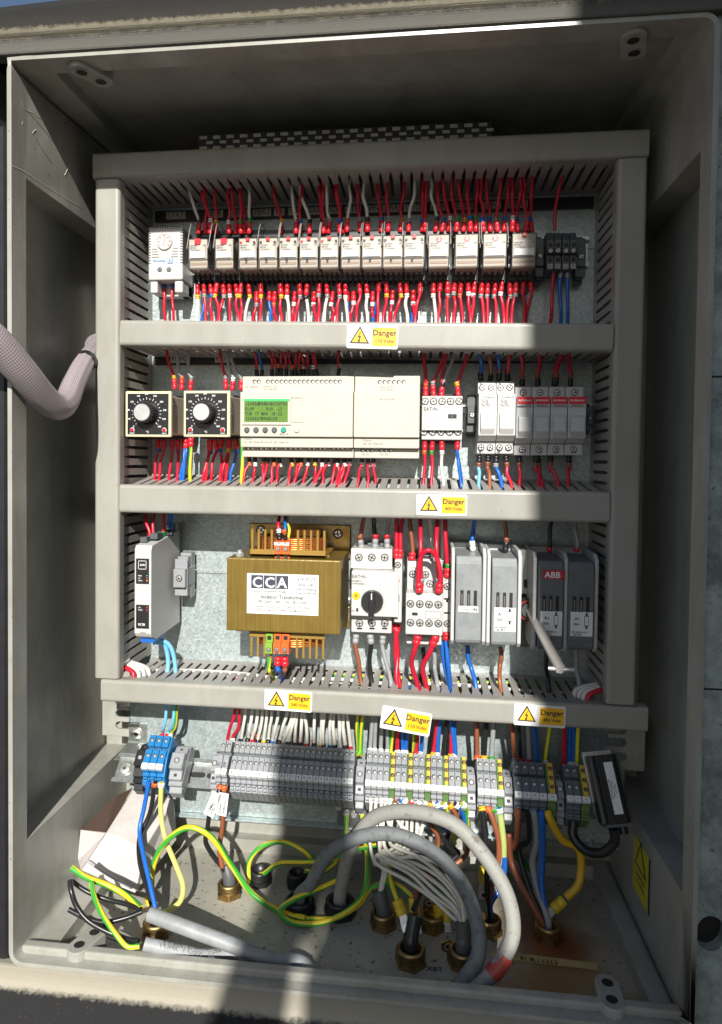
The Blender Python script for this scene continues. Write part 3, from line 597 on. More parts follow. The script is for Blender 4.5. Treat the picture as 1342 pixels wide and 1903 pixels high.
# danger stickers
def danger(x0,y0,x1,y1,txt,lab,tilt=0,y=-.1004):
    X0,X1,Z0,Z1=WR(x0,y0,x1,y1,y); c=Vector(((X0+X1)/2,y,(Z0+Z1)/2)); W,H=X1-X0,Z1-Z0; an=tilt; a=X*math.cos(an)+Z*math.sin(an); e=-X*math.sin(an)+Z*math.cos(an); n=-Y
    s=MB(LABEL); r=.0018; pl=[]
    for (sx,sz,a0) in ((1,1,0),(-1,1,90),(-1,-1,180),(1,-1,270)):
        for k in range(4): t_=math.radians(a0+30*k); pl.append((sx*(W/2-r)+r*math.cos(t_),sz*(H/2-r)+r*math.sin(t_)))
    s.prism(pl,c,a,e,n*.0004,LABEL); q=c+n*.0006
    X_=a*(-W*.25); tri(s,q+X_-e*H*.05,H*.86,a,e,INK,WARN)
    tc=q+X_-e*H*.03+n*.0004; k=H*.42
    s.poly([tc+a*p[0]*k+e*p[1]*k for p in ((.08,.55),(-.22,-.02),(-.02,-.02),(-.12,-.30),(-.22,-.25),(-.08,-.58),(.10,-.32),(.0,-.33),(.16,.12),(-.04,.12),(.14,.55))],INK)
    c2=q+a*W*.235; hw,hh=W*.235,H*.39; s.add([c2-a*hw-e*hh,c2+a*hw-e*hh,c2+a*hw+e*hh,c2-a*hw+e*hh],[(0,1,2,3)],WARN)
    s.text('Danger',c2+e*H*.06+n*.0002,H*.24,INK,'C',a,e); s.text(txt,c2-e*H*.24+n*.0002,H*.145,M('ink_brown',(.10,.05,.01)),'C',a,e)
    o=s.build('warning_label',None,origin=c); tag(o,lab,'warning label','danger voltage stickers on the ducts')
danger(645,604,740,648,'110 Volts','slightly tilted Danger 110 Volts sticker on the duct under the relays',-.035)
danger(774,919,868,958,'400 Volts','Danger 400 Volts sticker on the duct above the transformer row')
danger(492,1283,580,1321,'240 Volts','Danger 240 Volts sticker on the bottom duct',-.02)
danger(708,1318,801,1361,'110 Volts','crooked Danger 110 Volts sticker hanging over the bottom duct edge',-.13,-.1012)
danger(955,1310,1051,1350,'400 Volts','Danger 400 Volts sticker at the right of the bottom duct',-.02)

# scratches on the left inner wall
def scr(pts,m,w_,nm='scratch'):
    b=MB(m); P=[UX(px,py,L+.0000) for px,py in pts]
    b.tube(P,w_,m,4,3); b.build(nm,enc)
SL=M('scratch_light',(.62,.60,.54),.6,vary=0); SD=M('scratch_dark',(.07,.068,.06),.6,vary=0)
scr([(50,205),(70,228),(98,262),(122,306)],SD,.00028); scr([(67,258),(80,280),(97,305)],SD,.0003); scr([(40,190),(48,204),(62,210),(72,218),(88,219)],SL,.0003); scr([(60,248),(66,241),(70,246)],SL,.0004); scr([(23,308),(50,322),(95,352),(150,385)],SL,.0003); scr([(120,326),(124,318),(128,310)],SL,.0004)
for k in range(14):
    x=random.uniform(40,150); y=random.uniform(180,330); scr([(x,y),(x+random.uniform(-3,3),y+random.uniform(3,9))],SL if k%3 else SD,.00018)
# ================================================================ DIN RAILS
def rail(x0,x1,py,label,px=640,y=-.0075,zoff=0):
    z=U(px,py,y).z; t=thing('mounting_rail',label,'rail',((x0+x1)/2,0,z)); b=MB(CHROME)
    b.prism([(-.0175,-.0075),(-.0125,-.0075),(-.0125,-.001),(.0125,-.001),(.0125,-.0075),(.0175,-.0075),(.0175,-.0065),(.0135,-.0065),(.0135,-.0003),(-.0135,-.0003),(-.0135,-.0065),(-.0175,-.0065)],(x0,0,z),Z,Y,X*(x1-x0)); b.build('profile',t,bevel=.0003)
    return z
zr1=rail(U(352,478,0).x,U(1092,480,0).x,478,'zinc mounting rail behind the row of clear relays',640)
zr2=rail(U(255,775,0).x,U(1098,775,0).x,775,'zinc mounting rail behind the controllers and fuse holders',640)
zr3=rail(U(640,1105,0).x,U(1104,1105,0).x,1103,'zinc mounting rail behind the motor starter and fuse bases',860)
zr3b=rail(U(290,1085,0).x,U(366,1085,0).x,1078,'short zinc mounting rail behind the thin white isolator module',330)
# ================================================================ ROW 1
# thermostat
x0,x1,z0,z1=WR(276,421,338,520,-.045); t=thing('thermostat','white cabinet thermostat with a round red-lettered dial, left of the relays','thermostat',((x0+x1)/2,-.008,z0))
b=MB(WHITE); b.box(x0,x1+.001,-.045,-.008,z0,z1)
zb=U(300,545,-.04).z; b.box(x0+.001,x0+.010,-.042,-.008,zb,z0); b.box(x1-.010,x1,-.042,-.008,zb,z0); b.box(x0+.001,x1,-.022,-.008,zb,z0)
b.build('housing',t,bevel=.0016,segs=2)
b=MB(GINK)
for k in range(13):
    x=x0+.003+(x1-x0-.006)*k/12; b.box(x-.0005,x+.0005,-.0453,-.012,z1-.003,z1+.0003)
for k in range(12):
    z=z1-.008-k*.0032; b.box(x0-.0003,x0+.003,-.0453,-.030,z,z+.0011); b.box(x1-.002,x1+.0013,-.0453,-.012,z,z+.0011)
for k in range(4):
    z=U(290,463+k*5,-.045).z; 
    b.rect(x0+.0045,x0+.0045+.006+k*.001,z-.0005,z+.0004,-.0452); b.rect(x1-.0045-.006-k*.001,x1-.0045,z-.0005,z+.0004,-.0452)
b.build('vent_slots',t)
c=U(306,450,-.0455); b=MB(WHITE); b.lathe([(0,.0098),(.0012,.0094)],c,-Y,WHITE,32); b.ring(c-Y*.0014,.0088,.0092,GINK,40); 
d=Vector((.35,0,1)).normalized(); b.poly([c-Y*.0015-d*.005-X*.0002,c-Y*.0015-d*.005+X*.0002,c-Y*.0015+d*.006+X*.0002,c-Y*.0015+d*.006-X*.0002],RINK)
for k,s in enumerate(('0','10','20','30','40','50','60')):
    an=math.radians(220-k*43); b.text(s,c+Vector((math.cos(an)*.0068,-.0015,math.sin(an)*.0068-.0008)),.0017,RINK)
b.build('dial',t)
b=MB(BINK); q=U(284,487,-.0453); b.text('Pfannenberg',q,.0028,BINK,'L',maxw=.0155); q=U(316,485,-.0453); b.ring(q,0,.0,BINK); b.box(q.x-.003,q.x+.0035,-.0454,-.0452,q.z-.003,q.z+.0035,BINK); b.box(q.x-.0024,q.x+.0029,-.0456,-.0453,q.z-.0024,q.z+.0029,WHITE)
b.poly([q+Vector((-.002,-.0007,-.002)),q+Vector((-.001,-.0007,-.002)),q+Vector((.0006,-.0007,.002)),q+Vector((-.0002,-.0007,.002))]); b.poly([q+Vector((-.0002,-.0007,.002)),q+Vector((.0006,-.0007,.002)),q+Vector((.0026,-.0007,-.002)),q+Vector((.0016,-.0007,-.002))])
b.build('maker_mark',t)
b=MB(STEEL)
for px in (297,314): screw(b,U(px,501,-.045),.0024,MGREY)
b.ring(U(285,502,-.0452),.0022,.0026,LGREY); b.build('screw',t)
# relays
RX=[(351,384),(400,432),(444,476),(481,514),(519,552),(557,590),(595,628),(634,669),(673,709),(712,748),(751,788),(797,834),(847,888),(899,941),(953,996)]
def lerp(a,b,t): return a+(b-a)*t
relay_x=[]
for i,(a,c) in enumerate(RX):
    a-=1.5; c+=1.5
    f=(a-351)/645; yt=lerp(443,431,f); yb=lerp(501,497,f)
    x0,x1,z0,z1=WR(a,yt,c,yb,-.068); relay_x.append((x0+x1)/2)
    look='with a wide red tab' if i<2 else ('with a red number sticker' if i>=11 and i<14 else ('half in shade' if i==14 else 'with a small black catch'))
    t=thing('relay','clear cased plug-in relay %s, %s from the left in its row'%(look,ORD[i]),'relay',((x0+x1)/2,-.008,zr1),'clear plug-in relays in the top row')
    if i==0: X00=x0
    nx=relay_x[-1]
    # socket
    b=MB(BLACK); ws=(x1-x0)/2+.0008; xc=(x0+x1)/2; zt=U(a,430,-.03).z; zbm=U(a,521,-.034).z
    b.box(xc-ws,xc+ws,-.030,-.008,zbm,zt+.001); b.box(xc-ws,xc+ws,-.038,-.0302,zt-.010,zt-.002); b.box(xc-ws,xc+ws,-.040,-.0302,zbm-.002,zbm+.013); b.box(xc-ws+.002,xc+ws-.002,-.030,-.010,zbm-.012,zbm-.002,DGREY)
    for k in range(5): 
        xx=xc-ws+2*ws*k/4; b.box(xx-.0006,xx+.0006,-.043,-.0305,zbm-.006,zbm+.012)
    b.build('socket',t,bevel=.0005)
    b=MB(STEEL)
    for k in range(4):
        xx=xc-ws*.75+1.5*ws*k/3; screw(b,(xx,-.0401,zbm+.006),.0017)
    b.build('terminal_screw',t)
    b=MB(BEIGE); b.box(x0+.0008,x1-.0008,-.0665,-.028,z0+.0125,z1-.0008,M('relay_frame',(.50,.46,.40),.5)); b.box(x0+.0012,x1-.0012,-.0640,-.030,z0+.003,z0+.0124,M('relay_base',(.46,.41,.34),.5)); b.box(x0+.0024,x1-.0024,-.0646,-.058,z0+.006,z0+.009,M('relay_coil',(.33,.22,.15),.5))
    b.build('mechanism',t,bevel=.0004)
    b=MB(CLEAR); b.box(x0,x1,-.0680,-.036,z0,z1); cv=b.build('cover',t,bevel=.0012,segs=2)
    b=MB(LABEL); b.rect(x0+.0026,x1-.0026,z0+.0135,z0+.0205,-.0685,LABEL); b.rect(x0+.0024,x1-.0024,z0+.0205,z0+.0300,-.0684,M('relay_tint',(.44,.41,.36),.4))
    b.text('omron',(x0+.0028,-.0688,z0+.0262),.0021,GINK,'L'); b.text('MY4N',(x0+.0028,-.0688,z0+.0235),.0018,GINK,'L'); b.text('110/120VAC',(x0+.0028,-.0688,z0+.0211),.0015,GINK,'L'); b.text('CE',(x1-.0055,-.0688,z0+.0262),.0018,GINK,'L')
    b.build('name_plate',cv)
    b=MB(DRED)
    if i<2: b.box(xc-.0035,xc+.0035,-.0696,-.066,z1-.0075,z1-.0005,DRED)
    elif i in (11,12,13): b.ring((xc,-.0688,z1-.006),.0012,.0034,DRED,20); b.text(str(i-8),(xc,-.0690,z1-.0077),.004,WINK)
    else: b.box(xc-.002,xc+.002,-.0692,-.066,z1-.0045,z1-.0005,DRED); 
    if i>1 and i<11:
        b.box(xc-.003,xc-.0005,-.0692,-.067,z0+.0095,z0+.0125,BLACK); b.box(x0+.002,x0+.0045,-.0690,-.067,z1-.0075,z1-.0045,DRED if i in(2,5,6) else BLACK); b.box(x1-.0045,x1-.002,-.0690,-.067,z1-.0075,z1-.0045,BLACK)
    b.build('test_button',cv,bevel=.0004)
    b=MB(STEEL); rr=random.uniform
    for s in (-1,1):
        if random.random()<.75: b.mark(); b.tube([(xc+s*(ws-.0004),-.030,zt+.001),(xc+s*(ws+.0004),-.052,zt+.001+rr(0,.002)),(xc+s*(ws+.0004),-.066,z1-.004),(xc+s*(ws),-.070,z1-.012)],.0005,STEEL,6,3)
    b.build('retaining_clip',t) if b.v else None
# end stop and four-way black terminals at the right of row 1
def endstop(px0,py0,px1,py1,dep,label,m=TGREY,tilt=None,group='rail end stops'):
    x0,x1,z0,z1=WR(px0,py0,px1,py1,-dep); t=thing('end_stop',label,'end stop',((x0+x1)/2,-.008,(z0+z1)/2),group); b=MB(m); h=z1-z0
    b.box(x0,x1,-dep,-.008,z0+h*.30,z1-h*.30); b.box(x0+.0008,x1-.0008,-dep*.72,-.008,z0+h*.06,z0+h*.3); b.box(x0+.0008,x1-.0008,-dep*.72,-.008,z1-h*.3,z1-h*.06); b.box(x0+.0004,x1-.0004,-dep*.5,-.008,z0,z1)
    b.box(x0-.0006,x1+.0006,-dep*.86,-dep*.80,z0+h*.1,z1-h*.1); b.build('body',t,bevel=.0006)
    b=MB(HOLE); xc=(x0+x1)/2; w_=(x1-x0)
    b.rect(xc-w_*.22,xc+w_*.22,z1-h*.24,z1-h*.15,-dep*.72-.0003); b.rect(xc-w_*.22,xc+w_*.22,z0+h*.15,z0+h*.24,-dep*.72-.0003); screw(b,(xc,-dep-.0002,(z0+z1)/2),min(w_*.27,.0032),STEEL); b.build('clamp_screw',t)
    return t
endstop(997,431,1011,521,.034,'black rail end stop between the last relay and the black terminals',DGREY)
endstop(1072,432,1089,522,.030,'black rail end stop at the far right of the relay row',DGREY)
for k,(a,c) in enumerate(((1016,1044),(1045,1073))):
    x0,x1,z0,z1=WR(a,428,c,501,-.046); t=thing('black_terminal_pair','black double terminal block, %s of the two right of the relays'%('left' if k==0 else 'right'),'terminal',((x0+x1)/2,-.008,z0),'black terminals right of the relays'); b=MB(DGREY); w_=(x1-x0)/2
    for j in (0,1):
        xa=x0+j*w_; b.prism([(-.008,z0),(-.046,z0+.004),(-.046,z0+.0135),(-.041,z0+.0140),(-.041,z0+.0175),(-.046,z0+.018),(-.046,z1-.011),(-.038,z1),(-.008,z1)],(xa+.0003,0,0),Y,Z,X*(w_-.0006))
    b.build('body',t,bevel=.0005); b=MB(STEEL)
    for j in (0,1):
        xa=x0+(j+.5)*w_; b.disc((xa,-.0463,z1-.016),.0024,HOLE); b.disc((xa,-.0463,z0+.0105),.0024,HOLE); screw(b,(xa,-.0463,(z0+z1)/2-.001),.0024)
        b.box(xa-w_*.38,xa+w_*.38,-.0470,-.043,z0+.0008,z0+.006,MGREY)
    b.build('screw',t)
# ================================================================ ROW 2
def controller(px0,py0,px1,py1,label):
    D=-.088; x0,x1,z0,z1=WR(px0,py0,px1,py1,D); xc,zc=(x0+x1)/2,(z0+z1)/2; t=thing('temperature_controller',label,'controller',(xc,-.008,z0),'dial temperature controllers')
    b=MB(BEIGE); b.box(x0+.003,x1-.003,D+.006,-.022,z0+.004,z1-.004); b.box(x0+.001,x1+.004,-.030,-.008,z0+.0,z1,BLACK); b.build('case',t,bevel=.001)
    b=MB(YCREAM); b.box(x0,x1,D,D+.0058,z0,z1); b.build('bezel',t,bevel=.0012,segs=2)
    f=MB(INK); m=.0028; f.box(x0+m,x1-m,D-.0004,D+.001,z0+m,z1-m,M('face_black',(.016,.016,.018),.25)); W=x1-x0; c=Vector((xc-.0015,D-.0006,zc+W*.02))
    for k in range(21):
        an=math.radians(225-k*13.5); r0,r1=W*.285,W*(.335 if k%2==0 else .315); d=Vector((math.cos(an),0,math.sin(an))); e=Vector((-d.z,0,d.x))*.00028
        f.poly([c+d*r0-e,c+d*r1-e,c+d*r1+e,c+d*r0+e],WINK)
        if k%2==0: f.text(str(k*20),c+d*W*.40-Z*.0008-Y*.0001,.0019,WINK)
    f.text('°C',(c.x+.001,D-.0007,z0+.0045),.0022,WINK); f.text('SUPPLY',(x0+.0085,D-.0007,z0+.0035),.0013,WINK); f.text('RELAY',(x1-.0075,D-.0007,z0+.0035),.0013,WINK); f.build('dial_face',t)
    for s in (x0+.0085,x1-.0078):
        b=MB(DRED); b.lathe([(0,.0021),(.0016,.0021),(.0022,.0015)],(s,D-.0004,z0+.0078),-Y,DRED,14); b.ring((s,D-.0007,z0+.0078),.0021,.0027,WINK); b.build('lamp',t)
    b=MB(BLACK); b.lathe([(0,W*.24),(.002,W*.24),(.004,W*.225),(.013,W*.20),(.0135,W*.195)],(c.x,D-.0004,c.z),-Y,BLACK,36); 
    for k in range(24):
        an=2*math.pi*k/24; b.cyl((c.x+math.cos(an)*W*.213,D-.002,c.z+math.sin(an)*W*.213),-Y,.0008,.0105,BLACK,6)
    kn=b.build('knob',t)
    b=MB(SILVER); b.lathe([(0,W*.175),(.0006,W*.17)],(c.x,D-.0139,c.z),-Y,SILVER,36); b.build('knob_cap',kn)
    b=MB(LABEL); zz=z1-.012; b.add([(x1-.0029,D+.012,zz-.013),(x1-.0029,D+.030,zz-.013),(x1-.0029,D+.030,zz),(x1-.0029,D+.012,zz)],[(0,1,2,3)],LABEL)
    for k,s in enumerate(('Calibration','Due','20/03/21')): b.text(s,(x1-.0027,D+.0135,zz-.004-k*.0035),.0018,RINK,'L',Y,Z,maxw=.014)
    b.build('calibration_sticker',t)
controller(233,727,318,812,'square black dial temperature controller, the left one of the pair')
controller(341,726,427,812,'square black dial temperature controller next to the programmable relay')
# programmable relay with display
D=-.067
def zelio():
    X0,X1,Z0,Z1=WR(446,697,656,850,D); X2=WR(657,697,780,850,D)[1]
    zA=U(550,728,D).z; zB=U(550,812,D).z; z_=lambda px,py:U(px,py,D-.0006)
    t=thing('programmable_relay','long cream programmable relay with a green lit text display','programmable relay',((X0+X1)/2,-.008,Z0))
    def body(t,xa,xb):
        b=MB(CREAM); b.box(xa,xb,D,-.008,zB,zA); b.box(xa,xb,D+.010,-.008,zA+.0002,Z1); b.box(xa,xb,D+.004,D+.03,zB-.012,zB-.0003); b.box(xa,xb,D+.012,-.008,Z0,zB-.0122); b.build('housing',t,bevel=.001,segs=2)
    body(t,X0,X1)
    b=MB(HOLE); yy=D+.0098
    for px in [473,481]+[498+8.35*k for k in range(17)]: 
        b.mark(); p=U(px,709,yy); b.disc(p,.0023,HOLE,14); b.disc(p+Vector((.0004,-.0001,-.0004)),.0013,STEEL,10)
    for px in [461,469,485,494,505,513,530,539,549,558,574,583,595,603,619,628,636,645]:
        b.mark(); p=U(px,833,D+.0118); b.disc(p,.0023,HOLE,14); b.disc(p+Vector((.0004,-.0001,-.0004)),.0013,STEEL,10)
    b.build('terminal_hole',t)
    b=MB(GINK); g_=GINK
    for (px,py,s,h) in ((455,721,'100...240VAC',.0021),(489,720,'Inputs I1...IG',.0021),(489,725,'100...240VAC',.0021),(541,741,'SR3 B261FU',.0018)):
        y_=D+.0098 if py<728 else D-.0002
        b.text(s,U(px,py,y_),h,g_,'L',bold=False)
    b.text('Outputs',U(453,817,D+.0038),.0021,g_,'L',bold=False); b.text('Q1...Q8 : Relay 8A and Q9...QA : Relay 5A',U(453,823,D+.0038),.0021,g_,'L',bold=False)
    for k,px in enumerate((465,489,509,534,555,579,600)): b.text('Q%d'%(k+1),U(px,842,D+.0118),.0018,LGREY)
    for px,s in ((625,'Q8 Q9 QA'),): b.text(s,U(px,845,D+.0118),.0018,LGREY)
    for i,px in enumerate((459,476,493,510)): b.text('<^v>'[i],U(px,807,D-.0002),.0016,g_)
    b.text('Menu / Ok',U(528,808,D-.0002),.0016,g_); b.build('print',t)
    # display
    x0,x1,z0,z1=WR(450,738,541,790,D-.0005); b=MB(CREAM); b.box(x0,x1,D-.0016,D+.001,z0,z1); b.build('display_frame',t,bevel=.0006)
    a,c,e,f=WR(454,745,535,784,D-.002); b=MB(LCD); b.box(a,c,D-.0020,D-.001,e,f,LCD); b.rect(a-.0004,c+.002,f-.0002,f+.0022,D-.0022,GREENP); LI=M('lcd_ink',(.012,.03,.008),.5,vary=0)
    for k,s in enumerate(('1234567890ABCDEFGH','KLNP     RUN  LD','TUE 17 MAR 18:22','1234567890BCDE')):
        for j,ch in enumerate(s):
            if ch!=' ': b.text(ch,(a+(c-a)*(.045+.0535*j),D-.0024,f-(f-e)*(.21+.235*k)),(f-e)*.145,LI,'C',maxw=(c-a)*.050)
    for k in range(5): b.rect(a+.0165+.0018*k*2,a+.0180+.0018*k*2,f-(f-e)*.22,f-(f-e)*.05,D-.0023,LI) if k%2==0 else None
    b.rect(a+.020,a+.0212,e+(f-e)*.08,e+(f-e)*.24,D-.0023,LI); b.build('display',t)
    for px,m in ((459,DGREY),(476,DGREY),(493,DGREY),(510,DGREY),(527,M('teal_button',(.02,.30,.24),.4)),(552,M('beige_button',(.62,.60,.45),.4))):
        b=MB(m); p=U(px,799,D); b.lathe([(0,.0033),(.0012,.0031),(.0016,.0024)],p-Y*.0001,-Y,m,20); b.build('button',t)
    x0,x1,z0,z1=WR(543,742,564,785,D); b=MB(CREAM); b.box(x0,x1,D-.0008,D+.001,z0,z1); b.build('flap',t,bevel=.0005)
    b=MB(M('pale_cream_dot',(.60,.57,.50),.5))  # paler cream for the moulded dots
    def dots(b,xs,ys):
        for px in xs:
            for py in ys: b.mark(); b.lathe([(0,.0010),(.0004,.0009)],U(px,py,D),-Y,None,10)
    dots(b,(584,600,617,635),(746,763,780,797)); b.build('moulded_dot',t)
    t2=thing('extension_module','plain cream extension module joined to the right of the display unit','module',((X1+X2)/2,-.008,Z0)); body(t2,X1+.0008,X2)
    b=MB(HOLE)
    for k in range(6): b.mark(); p=U(706+8.8*k,710,D+.0098); b.disc(p,.0023,HOLE,14); b.disc(p+Vector((.0004,-.0001,-.0004)),.0013,STEEL,10)
    for px in (674,683,691,708,717,726): b.mark(); p=U(px,837,D+.0118); b.disc(p,.0023,HOLE,14); b.disc(p+Vector((.0004,-.0001,-.0004)),.0013,STEEL,10)
    b.build('terminal_hole',t2); b=MB(GINK)
    for (px,py,s,y_) in ((705,721,'Inputs IH...IP',D+.0098),(705,726,'100...240VAC',D+.0098),(705,744,'SR3 XT101FU',D-.0002),(674,820,'Outputs',D+.0038),(674,826,'QB...QE : Relay 8A',D+.0038),(672,846,'QB QC',D+.0118),(706,846,'QD QE',D+.0118)): b.text(s,U(px,py,y_),.0021,GINK,'L',bold=False)
    b.build('print',t2); b=MB(MATS['pale_cream_dot']); dots(b,(675,692,709,726,743,760),(748,766,782,800)); b.build('moulded_dot',t2)
zelio()
# contactor relay with five screws top and bottom
def contactor():
    D=-.060; x0,x1,z0,z1=WR(784,735,860,817,D); t=thing('contactor','white auxiliary contactor right of the cream extension module','contactor',((x0+x1)/2,-.008,z0)); b=MB(WHITE); zA,zB=U(820,753,D).z,U(820,800,D).z
    b.box(x0,x1,D,-.008,zB,zA); b.box(x0,x1,D+.006,-.0082,zA+.0002,z1); b.box(x0,x1,D+.006,-.0082,z0,zB-.0002); b.box(x0+.002,x1-.002,-.035,-.0085,z1,z1+.004,BLACK); b.box(x0+.002,x1-.002,-.035,-.0085,z0-.004,z0,BLACK); b.build('housing',t,bevel=.0009,segs=2)
    b=MB(STEEL)
    for k in range(5):
        screw(b,U(790+15.8*k,746,D+.0058),.0034); screw(b,U(788+15.8*k,803,D+.0058),.0034)
    b.build('screw',t)
    b=MB(GINK); b.text('EAT•N',U(787,763,D-.0003),.0038,GINK,'L'); b.text('DILER-40',U(785,789,D-.0003),.0020,LGREY,'L'); b.text('XTRM10A40',U(785,793.5,D-.0003),.0020,LGREY,'L'); b.text('31 NC  21 NC',U(800,738,D+.0056),.0016,LGREY,'L'); b.build('print',t)
    b=MB(HOLE); a,c,e,f=WR(830,767,850,781,D-.0004); b.box(a,c,D-.0005,D+.001,e,f,LGREY); b.box(a+.0016,c-.0008,D-.0012,D,e+.0022,f-.0016,BLACK); b.box(a+.005,a+.007,D-.002,D,e+.003,f-.003,DGREY); b.build('indicator_slide',t)
    a,c,e,f=WR(787,768,818,783,D-.0004); b=MB(LGREY); b.box(a,c,D-.0004,D+.001,e,f,WHITE); b.build('tag_holder',t,bevel=.0003)
    b=MB(BLACK); 
    for k in (0,1): b.box(x1,x1+.003,D+.012,-.012,zB+.004+k*.016,zB+.010+k*.016)
    b.build('side_clip',t)
contactor()
endstop(869,731,886,811,.036,'black rail end stop between the contactor and the white fuse holders',DGREY)
endstop(1092,748,1102,806,.030,'black rail end stop at the far right of the fuse holder row',DGREY)
def fuseholder(px0,px1,neutral,label):
    D=-.062; yt,yb=(706,843) if neutral else (716,846); x0,x1,z0,z1=WR(px0+.5,yt,px1-.5,yb,D); m=M('warm_white_plastic',(.60,.60,.58),.38) if neutral else LGREY
    t=thing('fuse_holder',label,'fuse holder',((x0+x1)/2,-.008,z0),'modular fuse holders on the middle rail'); h=z1-z0; b=MB(m)
    b.prism([(-.008,z0),(-.046,z0),(-.048,z0+h*.17),(-.008,z0+h*.17)][::1],(x0,0,0),Y,Z,X*(x1-x0)); b.prism([(-.008,z1),(-.046,z1),(-.048,z1-h*.17),(-.008,z1-h*.17)],(x0,0,0),Y,Z,X*(x1-x0))
    b.prism([(-.008,z0+h*.172),(-.052,z0+h*.172),(D,z0+h*.25),(D,z1-h*.19),(-.054,z1-h*.172),(-.008,z1-h*.172)],(x0,0,0),Y,Z,X*(x1-x0)); b.build('body',t,bevel=.0009,segs=2)
    b=MB(m); b.prism([(D,z1-h*.42),(D-.004,z1-h*.46),(D-.005,z0+h*.34),(D,z0+h*.26)],(x0+.0022,0,0),Y,Z,X*(x1-x0-.0044)); b.build('fuse_lever',t,bevel=.0007,segs=2)
    b=MB(STEEL); xc=(x0+x1)/2; w_=x1-x0
    xs=(xc-w_*.27,xc+w_*.22) if neutral else (xc,)
    for xx in xs:
        screw(b,(xx,-.0475,z1-h*.085),.0030); screw(b,(xx,-.0475,z0+h*.085),.0030)
    b.build('screw',t)
    b=MB(LABEL)
    if neutral:
        b.rect(x0+.0014,x1-.0010,z1-h*.37,z1-h*.215,D-.0005,LABEL); q=D-.0008
        b.text('BUSSMANN',(x0+.004,q,z1-h*.245),.0019,GINK,'L',maxw=w_*.7); b.text('13/32" x 1-1/2"',(x0+.0018,q,z1-h*.278),.0018,GINK,'L',maxw=w_*.8); b.text('10x38',(x0+.0018,q,z1-h*.307),.0023,INK,'L'); b.text('32A 400V~',(x0+.0018,q,z1-h*.336),.0019,INK,'L',maxw=w_*.6); b.text('CHM1DNXU',(x0+.0018,q,z1-h*.363),.0019,INK,'L',maxw=w_*.6)
        b.text('N',(x0+.0035,-.0475,z1-h*.045),.0024,INK); b.text('N',(x0+.0035,-.0475,z0+h*.012),.0024,INK)
    else:
        b.rect(x0+.0008,x1-.0008,z1-h*.27,z1-h*.165,D-.0026,DRED); b.add([(x0+.0008,D-.0026,z1-h*.165),(x1-.0008,D-.0026,z1-h*.165),(x1-.0008,-.0545,z1-h*.16),(x0+.0008,-.0545,z1-h*.16)],[(0,1,2,3)],DRED)
        b.text('BUSSMANN',(x0+.0018,D-.0029,z1-h*.232),.0020,WINK,'L',maxw=w_*.75); b.box(x0+.0008,x1-.0008,D-.0024,D+.002,z1-h*.30,z1-h*.165,LGREY)
        for k in range(9): b.rect(x0+.003+k*.0014,x0+.0036+k*.0014,z1-h*.30,z1-h*.275,D-.0028,INK)
    b.build('rating_label',t)
for k,(a,c) in enumerate(((889,924),(924,959))): fuseholder(a,c,True,'white two-pole fuse holder marked N, %s one of the two'%('left' if k==0 else 'right'))
for k,(a,c) in enumerate(((959,991),(991,1023),(1023,1055),(1055,1090))): fuseholder(a,c,False,'grey single-pole fuse holder with a red label, %s of four'%('first','second','third','fourth')[k])
# ================================================================ ROW 3
def isolator():
    D=-.102; x0,x1,z0,z1=WR(250,1014,281,1184,D); t=thing('isolator_module','tall thin white signal isolator with black windows at the left of the transformer','module',((x0+x1)/2,-.008,z0))
    b=MB(WHITE); b.prism([(D,z0+.004),(D,z1-.005),(D+.003,z1),(D+.020,z1+.002),(-.012,z1+.010),(-.010,z0-.004),(D+.015,z0-.006),(D+.003,z0)],(x0,0,0),Y,Z,X*(x1-x0)); b.build('housing',t,bevel=.0008,segs=2)
    b=MB(HOLE); q=D-.0004
    for (ya,yb) in ((1038,1085),(1124,1168)):
        a,c,e,f=WR(253,ya,277,yb,q); b.mark(); b.box(a,c,q-.0003,D+.001,e,f,BLACK)
    b.build('dark_window',t)
    b=MB(WINK); q=D-.0011
    a,c,e,f=WR(257,1042,272,1058,q); b.ring(((a+c)/2,q,(e+f)/2),.0,.0,WINK); 
    for (u0,u1,v0,v1) in ((a,c,e,e+.0005),(a,c,f-.0005,f),(a,a+.0005,e,f),(c-.0005,c,e,f)): b.rect(u0,u1,v0,v1,q)
    b.text('GHM',((a+c)/2,q,(e+f)/2-.001),.0022,WINK,maxw=.006)
    for k,(s,m) in enumerate((('PWR',GREENP),('LF1',RINK),('OUT1',WARN))):
        p=U(257,1071+k*4.5,q); b.text(s,p,.0013,WINK,'L'); b.disc(U(273,1070+k*4.5,q),.0008,m,10)
    for k,(s,m) in enumerate((('LF2',RINK),('OUT2',RINK))):
        p=U(257,1130+k*4.5,q); b.text(s,p,.0013,WINK,'L'); b.disc(U(273,1129+k*4.5,q),.0008,m,10)
    b.text('9170',U(263,1163,q),.0028,WINK); b.text('19 20 21',U(265,1177,q),.0014,GINK); b.build('print',t)
    b=MB(GREENP); zt=z1+.002; b.box(x0+.001,x0+.009,D+.012,D+.026,zt,zt+.006,DGREY); b.box(x0+.0095,x1-.001,D+.020,D+.034,zt+.003,zt+.010,DGREY); b.box(x0+.002,x1-.002,D+.036,D+.05,zt+.003,zt+.009,GREENP); b.build('plug_terminal',t,bevel=.0005)
    b=MB(LBLUE); b.box(x0+.002,x1-.001,D+.012,D+.05,z0-.0095,z0-.0050,BLUE); b.build('lower_plug',t,bevel=.0005)
    # vent slots on the side are faint; lift tab at the rear
    b=MB(WHITE); 
    for k in range(4): b.box(x1-.003-.003*k,x1-.0015-.003*k,-.020,-.012,z1+.006,z1+.018)
    b.build('rear_fin',t)
isolator()
endstop(322,1032,344,1118,.046,'grey rail end stop right beside the thin white isolator',TGREY)
